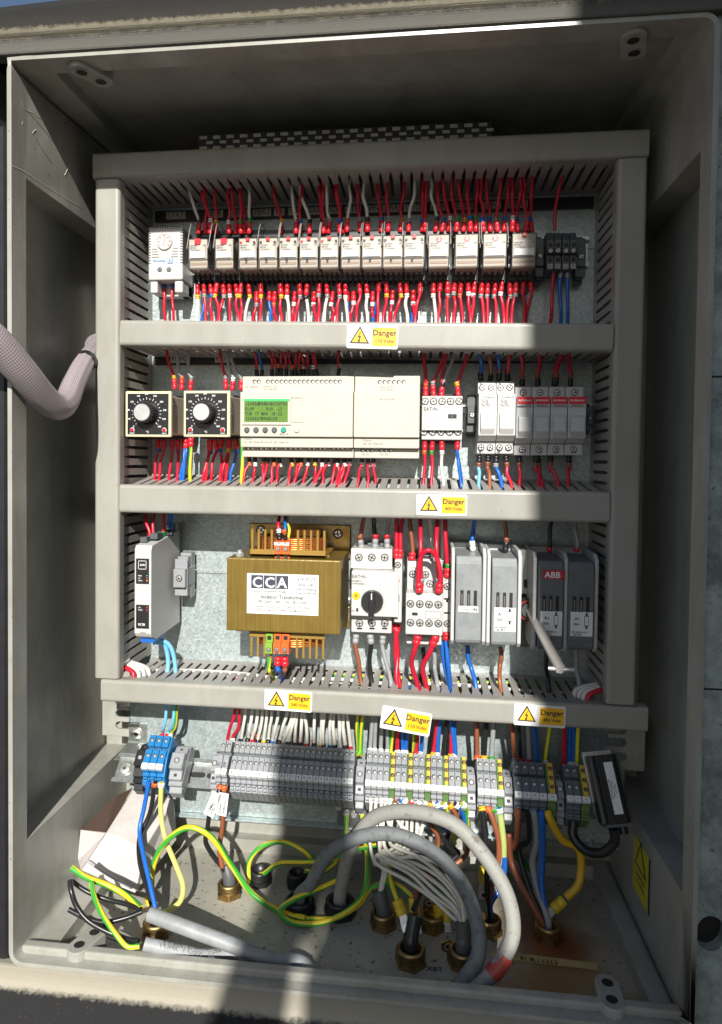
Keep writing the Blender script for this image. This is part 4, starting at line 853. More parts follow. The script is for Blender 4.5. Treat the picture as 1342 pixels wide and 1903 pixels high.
def transformer():
    D=-.105; x0,x1,z0,z1=WR(421,1039,633,1176,D); zc=(z0+z1)/2; t=thing('isolation_transformer','heavy varnished isolation transformer with a big white rating label','transformer',((x0+x1)/2,-.004,z0))
    W=x1-x0; b=MB(VARN); n=1; b.box(x0,x1,D,-.022,z0,z1); b.build('core',t,bevel=.0015,segs=2)
    a,c,e,f=WR(464,974,652,1005,-.004); b=MB(GOLDB); b.box(a,c,-.006,-.002,z1-.012,f); b.box(a,c,-.006,-.002,z0-.016,z0+.01); b.box(x0+W*.2,x0+W*.8,-.022,-.006,z0+.01,z1-.01); b.build('mounting_bracket',t,bevel=.001,segs=2)
    b=MB(STEEL); screw(b,U(485,985,-.006),.005,STEEL); screw(b,U(628,992,-.006),.005,STEEL); b.build('bracket_screw',t)
    # winding above and below the core
    xa,xb=x0+W*.20,x1-W*.16
    for s,zz in ((1,z1),(-1,z0)):
        b=MB(COPPER)
        for k in range(9):
            zc_=zz+s*(.002+k*.0022); r=.030-.0006*k
            pts=[]; 
            for q in range(28):
                an=2*math.pi*q/28; cx=xa+.005+(xb-xa-.010)*(.5+.5*max(-1,min(1,1.25*math.cos(an)))); pts.append((cx,-.058+.030*math.sin(an),zc_+random.uniform(-.0003,.0003)))
            pts.append(pts[0]); b.tube(pts,.0012,COPPER,6,2,caps=False)
        b.box(xa+.008,xb-.008,-.080,-.030,zz,zz+s*.018,COPPER); b.build('winding',t)
        b=MB(AMBER); z_=zz+s*.0006
        b.box(xa-.002,xb+.002,-.094,-.024,z_,z_+s*.003); b.box(xa-.002,xb+.002,-.094,-.089,z_,z_+s*.008)
        for k in range(12):
            if 4<=k<=6: continue
            x=xa+(xb-xa)*k/11; b.cyl((x,-.0915,z_+s*.004),Z*s,.0016,.026,AMBER,8)
        b.box(xa+.012,xb-.012,-.040,-.036,z_,z_+s*.026); b.build('bobbin',t,bevel=.0004)
    # core bolts
    b=MB(STEEL); b.cyl((x0+.010,D+.018,z1),Z,.0045,.0035,STEEL,6,True); b.cyl((x0+.010,D+.018,z1+.0035),Z,.0028,.003,STEEL,12); b.cyl((x1-.02,D+.03,z1),Z,.004,.002,GOLDB,12); b.build('core_bolt',t)
    b=MB(STEEL); b.cyl((x0+.013,D+.006,z0),-Z,.004,.003,STEEL,6,True); b.build('lower_bolt',t)
    # terminals
    def tb(px0,py0,px1,py1,n,m,txts,dn,y,nm):
        a,c,e,f=WR(px0,py0,px1,py1,y); b=MB(m); w_=(c-a)/n; h=f-e
        for k in range(n):
            if dn: b.prism([(y+.016,e),(y,e+.004),(y,f-h*.36),(y+.004,f-h*.34),(y+.004,f),(y+.016,f)],(a+k*w_+.0002,0,0),Y,Z,X*(w_-.0004))
            else: b.prism([(y+.016,e),(y+.004,e),(y+.004,e+h*.2),(y,e+h*.22),(y,f-.004),(y+.016,f)],(a+k*w_+.0002,0,0),Y,Z,X*(w_-.0004))
        b.build(nm,t,bevel=.0005); b=MB(HOLE)
        for k in range(n):
            xx=a+(k+.5)*w_; zz=e+h*(.34 if dn else .5)
            screw(b,(xx,y-.0002,zz),w_*.26,STEEL)
            b.box(xx-w_*.25,xx+w_*.25,y+.0034,y+.006,(f-h*.25 if dn else e+.0005),(f-h*.08 if dn else e+h*.14),HOLE)
            zt=e+h*.02 if dn else f-h*.30
            if txts[k]: b.rect(xx-w_*.48,xx+w_*.48,zt+(.004 if dn else 0),zt+h*.17,y-.0003,LABEL); b.text(txts[k],(xx,y-.0006,zt+h*.05+(.002 if dn else 0)),.0026,INK,maxw=w_*.8)
        b.build('terminal_screw',t)
    tb(509,1003,538,1038,2,ORANGE,['110V','0V'],False,-.098,'orange_terminal'); tb(507,1180,537,1222,2,ORANGE,['0V','230V'],True,-.102,'orange_terminal'); tb(492,1180,506,1222,1,M('earth_terminal_green',(.20,.40,.05),.4),[''],True,-.102,'earth_terminal')
    # label
    q=D-.0004; a,c,e,f=WR(459,1067,592,1142,q); W=c-a;H=f-e; b=MB(LABEL); b.box(a,c,q,D+.001,e,f,LABEL); y_=q-.0003
    P=lambda u,v:(a+W*u,y_,f-H*v)
    for k,ch in enumerate('CCA'):
        u=.06+.176*k; b.rect(a+W*u,a+W*(u+.168),f-H*.37,f-H*.04,y_,M('label_navy',(.05,.05,.08),.5,vary=0)); p=P(u+.084,.335); b.text(ch,(p[0],p[1]-.0003,p[2]),H*.25,LABEL)
    b.text('Control Components Anglia',P(.05,.46),H*.055,GINK,'L',maxw=W*.55)
    b.rect(a+W*.62,a+W*.624,f-H*.50,f-H*.05,y_,GINK)
    for v in (.50,.62,.74): b.rect(a+W*.03,c-W*.03,f-H*v-.0002,f-H*v,y_,GINK)
    b.text('51919  CE',P(.96,.15),H*.075,GINK,'R'); b.text('EN61558',P(.92,.28),H*.065,GINK,'R'); b.text('500 VA Rating',P(.97,.39),H*.06,GINK,'R',maxw=W*.32); b.text('Freq 50/60 Hz',P(.97,.48),H*.06,GINK,'R',maxw=W*.32)
    b.text('Isolation Transformer',P(.5,.61),H*.085,INK); b.text('PRI  230V    SEC 110V   SEC  4.5A',P(.5,.72),H*.06,INK)
    b.text('Norwich 01603 424140          Harlow 01279 639603',P(.5,.84),H*.045,GINK,maxw=W*.8); b.text('Peterborough 01733 554063   sales@cca.eu.com',P(.5,.92),H*.045,GINK,maxw=W*.85); b.build('rating_label',t)
transformer()
def starter():
    D=-.080; t=None
    x0,x1,z0,z1=WR(652,1019,743,1177,D); t=thing('motor_starter','white motor protection switch with a black rotary knob and yellow dial','motor starter',((x0+x1)/2,-.008,z0))
    b=MB(WHITE); a,c,e,f=WR(653,1062,741,1146,D); b.box(a,c,D,-.008,e,f)
    g=WR(652,1020,729,1060,D+.014); b.box(g[0],g[1],D+.014,-.0085,f+.0003,g[3]); h=WR(653,1149,728,1176,D+.014); b.box(h[0],h[1],D+.014,-.0085,h[2],e-.0003)
    for k in range(3): b.box(g[0]+.003+k*.014,g[0]+.011+k*.014,-.045,-.02,g[3],g[3]+.004,DGREY)
    b.build('housing',t,bevel=.001,segs=2)
    b=MB(STEEL)
    for k in range(3):
        screw(b,U(667+24*k,1036,D+.0138),.0036); screw(b,U(668+23.5*k,1158,D+.0138),.0036)
        p=U(668+23.5*k,1168,D+.0137); b.rect(p.x-.003,p.x+.003,p.z-.001,p.z+.001,p.y-.0001,HOLE)
    b.build('screw',t)
    c=U(692,1117,D); b=MB(BLACK); b.lathe([(0,.0125),(.004,.0123),(.006,.0115)],c,-Y,BLACK,32); b.prism([(-.0028,-.0145),(.0028,-.0145),(.0036,0),(.0022,.0135),(-.0022,.0135),(-.0036,0)],c-Y*.0058,X,Z,-Y*.007,BLACK); kn=b.build('rotary_knob',t,bevel=.0008,segs=2)
    b=MB(WINK); b.box(c.x-.0005,c.x+.0005,c.y-.0132,c.y-.0128,c.z+.004,c.z+.011,WINK); b.build('knob_mark',kn)
    b=MB(WARN); q=U(662,1107,D); b.lathe([(0,.0045),(.0008,.0044)],q,-Y,WARN,24); b.ring(q-Y*.001,.0012,.0016,INK); b.rect(q.x-.0004,q.x+.0004,q.z-.002,q.z+.002,q.y-.0011,INK); b.build('setting_dial',t)
    b=MB(GINK); b.text('EAT•N',U(654,1074,D-.0003),.0037,GINK,'L'); b.text('PKZM0-4',U(654,1081,D-.0003),.0019,GINK,'L'); b.text('XTPR004BC1',U(654,1086,D-.0003),.0019,GINK,'L'); b.text('TEST',U(652,1136,D-.0003),.0016,GINK,'L'); b.ring(c-Y*.0004,.0139,.0141,GINK,30,a0=-40,a1=60); b.text('I',U(707,1088,D-.0003),.0022,GINK); b.text('O',U(673,1128,D-.0003),.0024,GINK); 
    p=U(664,1133,D); b.rect(p.x-.0012,p.x+.0012,p.z-.0022,p.z+.0018,p.y-.0003,HOLE); b.build('print',t)
    # slim auxiliary contact at its right
    D2=-.072; x0,x1,z0,z1=WR(733,1040,747,1157,D2); t=thing('auxiliary_contact','slim white auxiliary contact with a red round button','contact block',((x0+x1)/2,-.008,z0)); b=MB(WHITE); b.box(x0,x1,D2,-.008,z0,z1); b.build('housing',t,bevel=.0008)
    b=MB(DRED); b.lathe([(0,.0030),(.0014,.0028)],U(738,1079,D2-.0002),-Y,DRED,18); b.build('test_button',t); b=MB(STEEL); screw(b,U(739,1050,D2-.0002),.0030); b.build('screw',t); b=MB(INK); q=U(741,1112,D2-.0003); b.rect(q.x-.0008,q.x+.0008,q.z-.004,q.z+.004,q.y); b.rect(q.x-.003,q.x-.0022,q.z-.009,q.z+.0,q.y); b.build('slot',t)
    b=MB(DGREY); xx=U(747,1100,-.05).x
    # red-wired contactor with auxiliary front block
    D=-.072; x0,x1,z0,z1=WR(755,1043,822,1200,D); t=thing('contactor','white contactor with a screwed-on auxiliary block bridged by a red wire loop','contactor',((x0+x1)/2,-.008,z0)); b=MB(WHITE)
    b.box(x0,x1,-.058,-.008,z0,z1); b.box(x0+.003,x1-.003,-.050,-.010,z0-.002,z1+.004,BLACK); a,c,e,f=WR(757,1043,821,1064,D+.006); b.box(a,c,D+.004,-.0585,U(790,1103,D).z,f); 
    a,c,e,f=WR(823,1070,840,1175,-.066); b.box(a,c,-.066,-.008,e,f); b.box(x0+.001,x1,-.068,-.0585,z0+.0003,U(790,1186,D).z); b.build('housing',t,bevel=.0009,segs=2)
    b=MB(WHITE); Df=-.094; a,c,e,f=WR(754,1103,823,1180,Df); b.box(a,c,Df,D+.0035,e,f); b.build('auxiliary_block',t,bevel=.001,segs=2)
    b=MB(STEEL)
    for k in range(4):
        screw(b,U(763+17.2*k,1122+k*.6,Df-.0002),.0034); screw(b,U(763+17.2*k,1157+k*.6,Df-.0002),.0034)
    for px,py in ((767,1067),(791,1068),(799,1085)): screw(b,U(px,py,D+.0038),.0034)
    for py in (1090,1159): screw(b,U(831,py,-.0662),.0032)
    b.build('screw',t)
    b=MB(GINK); b.text('EAT•N',U(758,1135,Df-.0003),.0026,LGREY,'L'); b.text('51 NO 61 NC  71 NC 83 NO',U(758,1111,Df-.0003),.0017,LGREY,'L',maxw=.034); b.text('DILA-XHI22',U(758,1114,Df-.0003),.0001,LGREY,'L'); b.text('XTCEXFAC22',U(758,1170,Df-.0003),.0019,LGREY,'L'); b.text('54 NO 62 NC  72 NC 84 NO',U(758,1176,Df-.0003),.0017,LGREY,'L',maxw=.034)
    q=U(771,1141,Df-.0003); b.rect(q.x-.003,q.x+.003,q.z-.0016,q.z+.0016,q.y,HOLE); q=U(805,1143,Df-.0003)
    for (u0,u1,v0,v1) in ((-.008,.008,-.004,-.0037),(-.008,.008,.0037,.004),(-.008,-.0077,-.004,.004),(.0077,.008,-.004,.004)): b.rect(q.x+u0,q.x+u1,q.z+v0,q.z+v1,q.y,GINK)
    b.text('1 L1   3 L2   5 L3',U(762,1056,D+.0037),.0022,GINK,'L'); b.text('A1',U(826,1080,-.0663),.0018,GINK,'L'); 
    for py in (1113,1139): q=U(830,py,-.0663); b.rect(q.x-.0028,q.x+.0028,q.z-.001,q.z+.001,q.y,HOLE); q=U(831,1117,-.0663); b.disc(q,.0013,HOLE)
    b.build('print',t)
starter()
def fusebase(px0,px1,py0,py1,cheek,dark,label,lab):
    D=-.092; x0,x1,z0,z1=WR(px0,py0,px1,py1,D); t=thing('fuse_disconnector',label,'fuse switch',((x0+x1)/2,-.008,z0),'fuse switch bases at the right of the lowest device row'); m=FGREY if dark else M('smoked_grey_carrier',(.24,.255,.265),.33,vary=.18,vscale=60)
    b=MB(m); b.prism([(-.030,z0),(D+.002,z0),(D,z0+.004),(D,z1-.010),(D+.005,z1-.002),(-.030,z1)],(x0,0,0),Y,Z,X*(x1-x0)); b.build('carrier',t,bevel=.0014,segs=2)
    c=MB(LGREY if not dark else M('shaded_cheek_plastic',(.42,.43,.42),.4)); 
    for k,(xx,w_) in enumerate(((x0-.0048,.0036),(x1+.0012,.0038))):
        if not cheek[k]: continue
        c.prism([(-.008,z0-.001),(D+.008,z0-.003),(D+.003,z0+.002),(D+.003,z1+.000),(D+.012,z1+.006),(-.008,z1+.008)],(xx,0,0),Y,Z,X*w_)
    c.box(x0-.001,x1+.001,-.0295,-.008,z0-.001,z1+.006); c.build('base_cheek',t,bevel=.0007)
    b=MB(HOLE); H=z1-z0; W=x1-x0
    for k in range(3): 
        b.mark(); xx=x0+W*(.24+.26*k); b.box(xx-.0017,xx+.0017,D-.0003,D+.001,z0+H*.43,z0+H*.60,HOLE)
        if k<2 or dark: b.box(xx-.0006,xx+.0006,D-.0005,D,z0+H*.44,z0+H*.56,M('contact_copper',(.45,.38,.33),.3,.8)) if k!=2 else None
    b.build('inspection_slot',t)
    q=D-.0004; b=MB(LABEL)
    if lab=='N':
        a,c_,e,f=x0+W*.10,x1-W*.12,z0+H*.355,z0+H*.42; b.box(a,c_,q,D+.0005,e,f,LABEL); b.text('N',(c_-.003,q-.0003,e+.0015),.0034,INK); y=q-.0003; zz=(e+f)/2
        b.rect(a+.0015,a+.007,zz-.00025,zz+.00025,y,INK); b.poly([(a+.007,y,zz),(a+.0075,y,zz+.0005),(a+.0125,y,zz-.0018),(a+.012,y,zz-.0022)],INK); b.rect(a+.0125,a+.018,zz-.00025,zz+.00025,y,INK)
    else:
        a,c_,e,f=x0+W*.10,x1-W*.04,z0+H*.16,z0+H*.43; b.box(a,c_,q,D+.0005,e,f,LABEL); y=q-.0003; w_=c_-a; h_=f-e
        b.text('A1',(a+w_*.28,y,f-h_*.34),h_*.13,INK); b.text('20A',(a+w_*.26,y,f-h_*.55),h_*.10,INK); b.text('IEC 60269-2-1',(a+w_*.05,y,e+h_*.13),h_*.075,INK,'L',maxw=w_*.92); b.text('BS 88-2',(a+w_*.15,y,e+h_*.03),h_*.075,INK,'L')
        cx=a+w_*.72; cz=f-h_*.36
        for (u0,u1,v0,v1) in ((-.0022,.0022,-.0055,.0055),): b.rect(cx+u0,cx+u1,cz+v0,cz+v1,y,INK); b.rect(cx+u0+.0005,cx+u1-.0005,cz+v0+.0007,cz+v1-.0007,y-.0002,LABEL)
        b.rect(cx-.001,cx+.001,cz+.0055,cz+.0085,y,INK); b.rect(cx-.001,cx+.001,cz-.0085,cz-.0055,y,INK)
    b.build('rating_label',t)
    if lab=='ABB':
        a,c_,e,f=x0+W*.16,x1+W*.02,z1-H*.215,z1-H*.115; b=MB(DRED); b.box(a,c_,q,D+.0005,e,f,M('brand_red',(.45,.02,.04),.4)); b.text('ABB',((a+c_)/2-.001,q-.0003,e+(f-e)*.16),(f-e)*.66,WINK); b.build('brand_badge',t)
fusebase(847,895,1031,1196,(1,1),False,'grey fuse base marked N beside the red-wired contactor','N')
fusebase(914,961,1035,1200,(1,1),False,'grey fuse base with an A1 20A sticker just left of the T-handle key','A1')
fusebase(1000,1047,1040,1208,(1,1),True,'dark fuse base with a red ABB badge','ABB')
fusebase(1056,1104,1042,1209,(0,1),True,'dark fuse base at the far right without a badge','A2')
# empty base and the key with T handle
x0,x1,z0,z1=WR(966,1022,998,1205,-.045); t=thing('empty_fuse_disconnector','open white and black fuse base the T-handle key is pushed into','fuse switch',((x0+x1)/2,-.008,z0)); b=MB(WHITE); b.box(x0,x1,-.045,-.008,z0+(z1-z0)*.55,z1); b.box(x0+.004,x1-.004,-.048,-.0451,z0+(z1-z0)*.62,z0+(z1-z0)*.7,BLACK); b.box(x0,x1,-.040,-.0085,z0,z0+(z1-z0)*.55,DGREY); b.build('base',t,bevel=.001)
q=U(982,1134,-.062); b=MB(BLACK); b.cyl((q.x,-.040,q.z),-Y,.0125,.022,BLACK,24); b.ring((q.x,-.0623,q.z),.0092,.0110,M('ring_red',(.38,.03,.03),.4),28); b.cyl((q.x,-.0622,q.z),-Y,.0078,.004,DGREY,24); b.build('key_socket',t)
k0=U(983,1133,-.062); k1=U(1042,1244,-.168); b=MB(SILVER); b.tube([k0,k0*.6+k1*.4,k1],.0046,M('bare_key_steel',(.55,.52,.47),.38,.35,vary=.1,vscale=200),6,4,r2=.0052,capm=M('key_end',(.62,.62,.60),.3,.4)); t=thing('socket_key','steel T-handle key sticking out of the fuse base and pointing down','key',k0); b.build('shaft',t)
c0=U(1019,1242,-.166);c1=U(1067,1245,-.166); b=MB(CHROME); b.tube([c0,(c0+c1)/2,c1],.0019,MATS['key_end'],8,2); b.build('cross_bar',t)
# ================================================================ TILTED TERMINAL ROW
TH=math.radians(45); UPV=Vector((0,math.sin(TH),math.cos(TH))); NV=Vector((0,-math.cos(TH),math.sin(TH)))
RC=U(350,1435,-.045); RSL=-.0045/.446
def TB(x,wv,n): return Vector((x,RC.y,RC.z+(x-RC.x)*RSL))+UPV*wv+NV*n
def tx_(px,wv=0,n=.042):
    x=U(px,1425,-.07).x
    for _ in range(3):
        p=TB(x,wv,n); d=R.transposed()@(p-CP); u=PX0+FPX*d.x/d.y; x+=(px-u)*d.y/FPX
    return x
def TP(px,wv,n): return TB(tx_(px,wv,n),wv,n)
# rail and brackets
xa,xb=tx_(214,0,0),tx_(1104,0,0); t=thing('mounting_rail','tilted zinc mounting rail carrying the bottom row of terminal blocks','rail',(xa,RC.y,RC.z)); b=MB(CHROME)
dirx=(TB(xb,0,0)-TB(xa,0,0))
b.prism([(-.0175,.0),(-.0125,.0),(-.0125,-.0065),(.0125,-.0065),(.0125,0),(.0175,0),(.0175,-.001),(.0135,-.001),(.0135,-.0075),(-.0135,-.0075),(-.0135,-.001),(-.0175,-.001)],TB(xa,0,0),UPV,NV,dirx); b.build('profile',t,bevel=.0003)
b=MB(HOLE)
for px in (368,398): 
    c=TP(px,0,-.0062); pl=[]
    for k in range(20):
        an=2*math.pi*k/20; s=.006 if math.cos(an)>0 else -.006; pl.append(c+X*(s+.0032*math.cos(an))+UPV*(.0032*math.sin(an)))
    b.poly(pl)
b.build('slot',t)
c=TP(233,0,-.006); b=MB(STEEL); b.lathe([(0,.0068),(.001,.0072),(.0025,.0055),(.003,.002)],c,NV,STEEL,20); q=c+NV*.0033
for a,e in ((X,UPV),(UPV,X)): b.poly([q-a*.003-e*.0007,q+a*.003-e*.0007,q+a*.003+e*.0007,q-a*.003+e*.0007],HOLE)
b.build('rail_screw',t)
def rbr(pxs,pys,label):
    s=U(pxs,pys,-.002); t=thing('angled_bracket',label,'bracket',s); b=MB(CHROME); hw=.0125
    b.box(s.x-hw,s.x+hw,-.0035,-.0005,s.z-.012,s.z+.012); tp=TB(s.x-.004,.012,-.0085); 
    A=Vector((s.x-hw,-.0035,s.z-.012)); B=A+X*2*hw; C=Vector((s.x-hw-.006,tp.y,tp.z)); Dd=C+X*2*hw; n=Vector((0,0,-.0012)); 
    b.add([A,B,Dd,C,A+n,B+n,Dd+n,C+n],[(0,3,2,1),(4,5,6,7),(0,1,5,4),(1,2,6,5),(2,3,7,6),(3,0,4,7)]); b.build('strap',t)
    b=MB(STEEL); b.lathe([(0,.0066),(.001,.007),(.003,.0052),(.0034,.002)],s-Y*.0015,-Y,STEEL,20); q=s-Y*.0054
    for a,e in ((X,Z),(Z,X)): b.poly([q-a*.0028-e*.0007,q+a*.0028-e*.0007,q+a*.0028+e*.0007,q-a*.0028+e*.0007],HOLE)
    b.build('bracket_screw',t)
rbr(256,1362,'angled zinc strap bracket holding the left end of the tilted rail')
WDT=[0]
def block(x0,x1,mt,label,group,mark=None,kind='std',hand=None,cat='terminal block'):
    w_=x1-x0; xm=(x0+x1)/2; o=TB(xm,0,0); t=thing('terminal_block',label,cat,o,group); g=.00018
    big=kind=='big'
    b=MB(mt); m=mt
    if kind=='pe':
        prof=[(.027,.002),(.027,.030),(.025,.0405),(-.013,.0405),(-.015,.034),(-.020,.030),(-.027,.024),(-.027,.002)]
        b.prism(prof,TB(x0+g,0,0),UPV,NV,X*(w_-2*g),PEG)
        b.prism([(.0255,.0405),(.0255,.0422),(-.0075,.0422),(-.0075,.0405)],TB(x0+w_*.30,0,0),UPV,NV,X*(w_*.60),PEY)
    else:
        prof=[(.027,.002),(.027,.030),(.025,.042),(.012,.042),(.0115,.0365),(.0085,.0365),(.008,.042),(-.0078,.042),(-.0078,.038),(-.0150,.038),(-.0155,.032),(-.019,.032),(-.0195,.027),(-.0265,.025),(-.027,.002)]
        b.prism(prof,TB(x0+g,0,0),UPV,NV,X*(w_-2*g))
    b.build('housing',t,bevel=.0004)
    if kind!='pe':
        b=MB(DGREY if not big else HOLE); 
        b.add([TB(x0+w_*.15,.0113,.0367),TB(x1-w_*.15,.0113,.0367),TB(x1-w_*.15,.0087,.0367),TB(x0+w_*.15,.0087,.0367)],[(0,3,2,1)]); b.build('jumper_slot',t)
    b=MB(STEEL); r=min(w_*.36,.0024)
    for ww in ((.019,.001) if kind!='pe' else (.019,.009,-.001)):
        nn=.0424 if kind=='pe' else .0422; b.mark(); b.disc(TB(xm+(w_*.1 if kind=='pe' else 0),ww,nn),r,HOLE,14,X,UPV); b.lathe([(0,r*.70),(.0001,r*.66)],TB(xm+(w_*.1 if kind=='pe' else 0)+.0003,ww-.0004,nn+.0001),NV,BRASS if kind=='pe' else STEEL,12)
    b.build('screw',t)
    b=MB(LABEL); 
    b.prism([(-.0082,.038),(-.0082,.0428),(-.0145,.0428),(-.0145,.038)],TB(x0+.0003,0,0),UPV,NV,X*(w_-.0006),LABEL)
    if mark: b.text(mark,TB(xm+.0008,-.0113,.0432),.0019,INK,'C',UPV,-X,maxw=.005)
    b.build('marker_tag',t)
    b=MB(m if kind!='pe' else PEG)
    for k in range(2): b.mark(); b.prism([(-.020-.0035*k,.0275-.002*k),(-.020-.0035*k,.031-.002*k),(-.022-.0035*k,.031-.002*k),(-.022-.0035*k,.0275-.002*k)],TB(x0+w_*.2,0,0),UPV,NV,X*(w_*.6))
    b.build('latch_foot',t)
    if hand:
        b=MB(LABEL); b.add([TB(x0+.0004,.0075,.0424),TB(x1-.0004,.0075,.0424),TB(x1-.0004,-.0075,.0424),TB(x0+.0004,-.0075,.0424)],[(0,3,2,1)],m); b.text(hand,TB(xm+.001,-.003,.0427),.0036,INK,'C',UPV,-X,bold=False); b.build('handwritten_mark',t)
    return t
def tstop(pa,pb,label,m=TGREY):
    x0,x1=tx_(pa),tx_(pb); xm=(x0+x1)/2; t=thing('end_stop',label,'end stop',TB(xm,0,0),'rail end stops'); b=MB(m)
    b.prism([(.026,.0),(.026,.014),(.020,.018),(.019,.027),(.010,.030),(.009,.036),(-.009,.036),(-.010,.030),(-.019,.027),(-.020,.018),(-.030,.014),(-.030,.0)],TB(x0+.0004,0,0),UPV,NV,X*(x1-x0-.0008)); b.prism([(.022,.002),(.022,.022),(-.024,.022),(-.024,.002)],TB(x0-.0002,0,0),UPV,NV,X*(x1-x0+.0004)); b.build('body',t,bevel=.0007)
    b=MB(HOLE); 
    for ww in (.0145,-.0145): b.add([TB(xm-.0018,ww+.0016,.0292),TB(xm+.0018,ww+.0016,.0292),TB(xm+.0018,ww-.0016,.0284),TB(xm-.0018,ww-.0016,.0284)],[(0,3,2,1)])
    b.disc(TB(xm,0,.0362),.0032,HOLE,16,X,UPV); b.lathe([(0,.0024),(.0003,.0020)],TB(xm,0,.0363),NV,STEEL,14); b.build('clamp_screw',t)
tstop(248,267,'black rail clamp left of the three blue terminals',BLACK)
for k,(a,c) in enumerate(((268,280.5),(281,293.5),(294,307))): block(tx_(a),tx_(c),TBLUE,'blue terminal block, %s of the three at the left end of the rail'%ORD[k],'blue terminal blocks','N')
x_=tx_(307.3); b=MB(TBLUE); b.prism([(.0265,.002),(.0265,.034),(.024,.040),(.0,.0405),(-.020,.034),(-.027,.022),(-.027,.002)],TB(x_,0,0),UPV,NV,X*.0022); o=b.build('end_plate',None,origin=TB(x_,0,0),bevel=.0004); tag(o,'blue end plate closing the three blue terminals','end plate')
tstop(314,339,'grey latticed end stop right of the blue terminals')
tstop(391,403,'narrow grey end stop at the left of the long grey terminal row')
for k,(a,c,s) in enumerate(((404,413.5,'BL'),(414,425,'BR'))): block(tx_(a),tx_(c),TGREY,'grey terminal block with %s written on it in pen'%s,'grey terminals at the start of the long row','4',hand=s)
x0,x1=tx_(429.5),tx_(657.5); n=22; num=['08','12','17','13','34','38','10','11','1','14','16','11','18','22','19','30','31','32','24','33','40','11']
for k in range(n): block(x0+(x1-x0)*k/n,x0+(x1-x0)*(k+1)/n,TGREY,'grey terminal block, %s from the left in the long row of twenty-two'%ORD[k],'grey terminals in the long row',num[k])
tstop(660,677,'grey end stop between the long grey row and the green-yellow group')
seq=['g']*4+['p']+(['g','g','p']*4); x0,x1=tx_(679.5),tx_(868); n=len(seq); wdt=(x1-x0)/n
mk=['7+','7-','8+','8-','E','H','L','E','5','4','E','3','L','E','9','6','E']; gi=0;pi_=0
for k,s in enumerate(seq):
    if s=='g': block(x0+wdt*k,x0+wdt*(k+1),TGREY,'grey terminal block, %s grey one in the middle group with earth terminals'%ORD[gi],'grey terminals among the earth terminals',mk[k]); gi+=1
    else: block(x0+wdt*k,x0+wdt*(k+1),PEG,'green and yellow earth terminal, %s from the left in the middle group'%ORD[pi_],'green and yellow earth terminals',mk[k],'pe'); pi_+=1
tstop(868.5,885,'grey end stop right of the middle terminal group')
x0,x1=tx_(887),tx_(936); wdt=(x1-x0)/4
for k in range(3): block(x0+wdt*k,x0+wdt*(k+1),TGREY,'grey terminal block, %s of the three under the brown, black and grey wires'%ORD[k],'three grey terminals right of the middle group','N'+str(k))
block(x0+wdt*3,x1,PEG,'green and yellow earth terminal beside the three grey terminals','green and yellow earth terminals','E','pe')
tstop(937,954,'grey end stop left of the dark four-way group')
x0,x1=tx_(955),tx_(1015); wdt=(x1-x0)/4
for k,s in enumerate(('L1','L2','L3','N')): block(x0+wdt*k,x0+wdt*(k+1),M('slate_terminal_plastic',(.12,.14,.17),.4),'wide slate terminal block, %s of four at the right of the rail'%ORD[k],'wide slate terminals',s,'big')
block(tx_(1016),tx_(1033),PEG,'wide green and yellow earth terminal beside the slate blocks','green and yellow earth terminals','E','pe')
tstop(1035,1050,'grey end stop left of the last two dark terminals')
x0,x1=tx_(1051),tx_(1078); 
for k in range(2): block(x0+(x1-x0)*k/2,x0+(x1-x0)*(k+1)/2,M('slate_terminal_plastic',(.12,.14,.17),.4),'slate terminal block, %s of the last pair beside the black driver'%('left' if k==0 else 'right'),'last pair of slate terminals','L',)
block(tx_(1079),tx_(1095),PEG,'earth terminal touching the black driver at the far right','green and yellow earth terminals','E','pe')
# black finned driver with white rating strip
c=U(1130,1465,-.085); t=thing('power_driver','black finned power driver with a narrow white rating strip at the right end','driver',c); ang=math.radians(8)
a=Vector((math.cos(ang),0,-math.sin(ang)*0)); dn=Vector((.17,-.42,-1)).normalized(); nn=Vector((0,-1,.42)).normalized(); ax=dn.cross(nn).normalized(); ax=ax if ax.x>0 else -ax; nn=(dn.cross(ax)).normalized(); nn=nn if nn.y<0 else -nn
Hh,Wd,Dp=.033,.0148,.013
b=MB(BLACK); b.prism([(-Wd,-Dp),(Wd,-Dp),(Wd,Dp*.4),(Wd*.7,Dp*.5),(Wd*.62,Dp),(-Wd*.62,Dp),(-Wd*.7,Dp*.5),(-Wd,Dp*.4)],c-dn*Hh,ax,nn,dn*(2*Hh),BLACK)
for k in range(6): 
    u=-Wd*.9+k*Wd*.36; b.prism([(u,Dp),(u+.0009,Dp),(u+.0009,Dp+.0012),(u,Dp+.0012)],c-dn*Hh,ax,nn,dn*(2*Hh),BLACK)
b.build('finned_body',t,bevel=.0005)
b=MB(LABEL); q=c+nn*(Dp+.0016)+ax*.002; b.prism([(-.0045,-.024),(.0045,-.024),(.0045,.026),(-.0045,.026)],q,ax,-dn,nn*.0004,LABEL); q2=q+nn*.0007
for k,(s,o_) in enumerate((('230V 50Hz  CE  LED',.0022),('Driver 12W IP20',-.0002),('ta 50 max',-.0026))): b.text(s,q2-dn*(-.0)+ax*(-o_)-dn*.0,.0015,INK,'C',-dn,-ax)
b.build('rating_strip',t)
b=MB(DGREY); b.prism([(-Wd*.9,-Dp*.9),(Wd*.9,-Dp*.9),(Wd*.9,Dp*.9),(-Wd*.9,Dp*.9)],c+dn*Hh,ax,nn,dn*.003,DGREY); b.cyl(c+dn*(Hh+.003)+ax*.006,dn,.0048,.008,BLACK,14); b.build('end_cap',t)
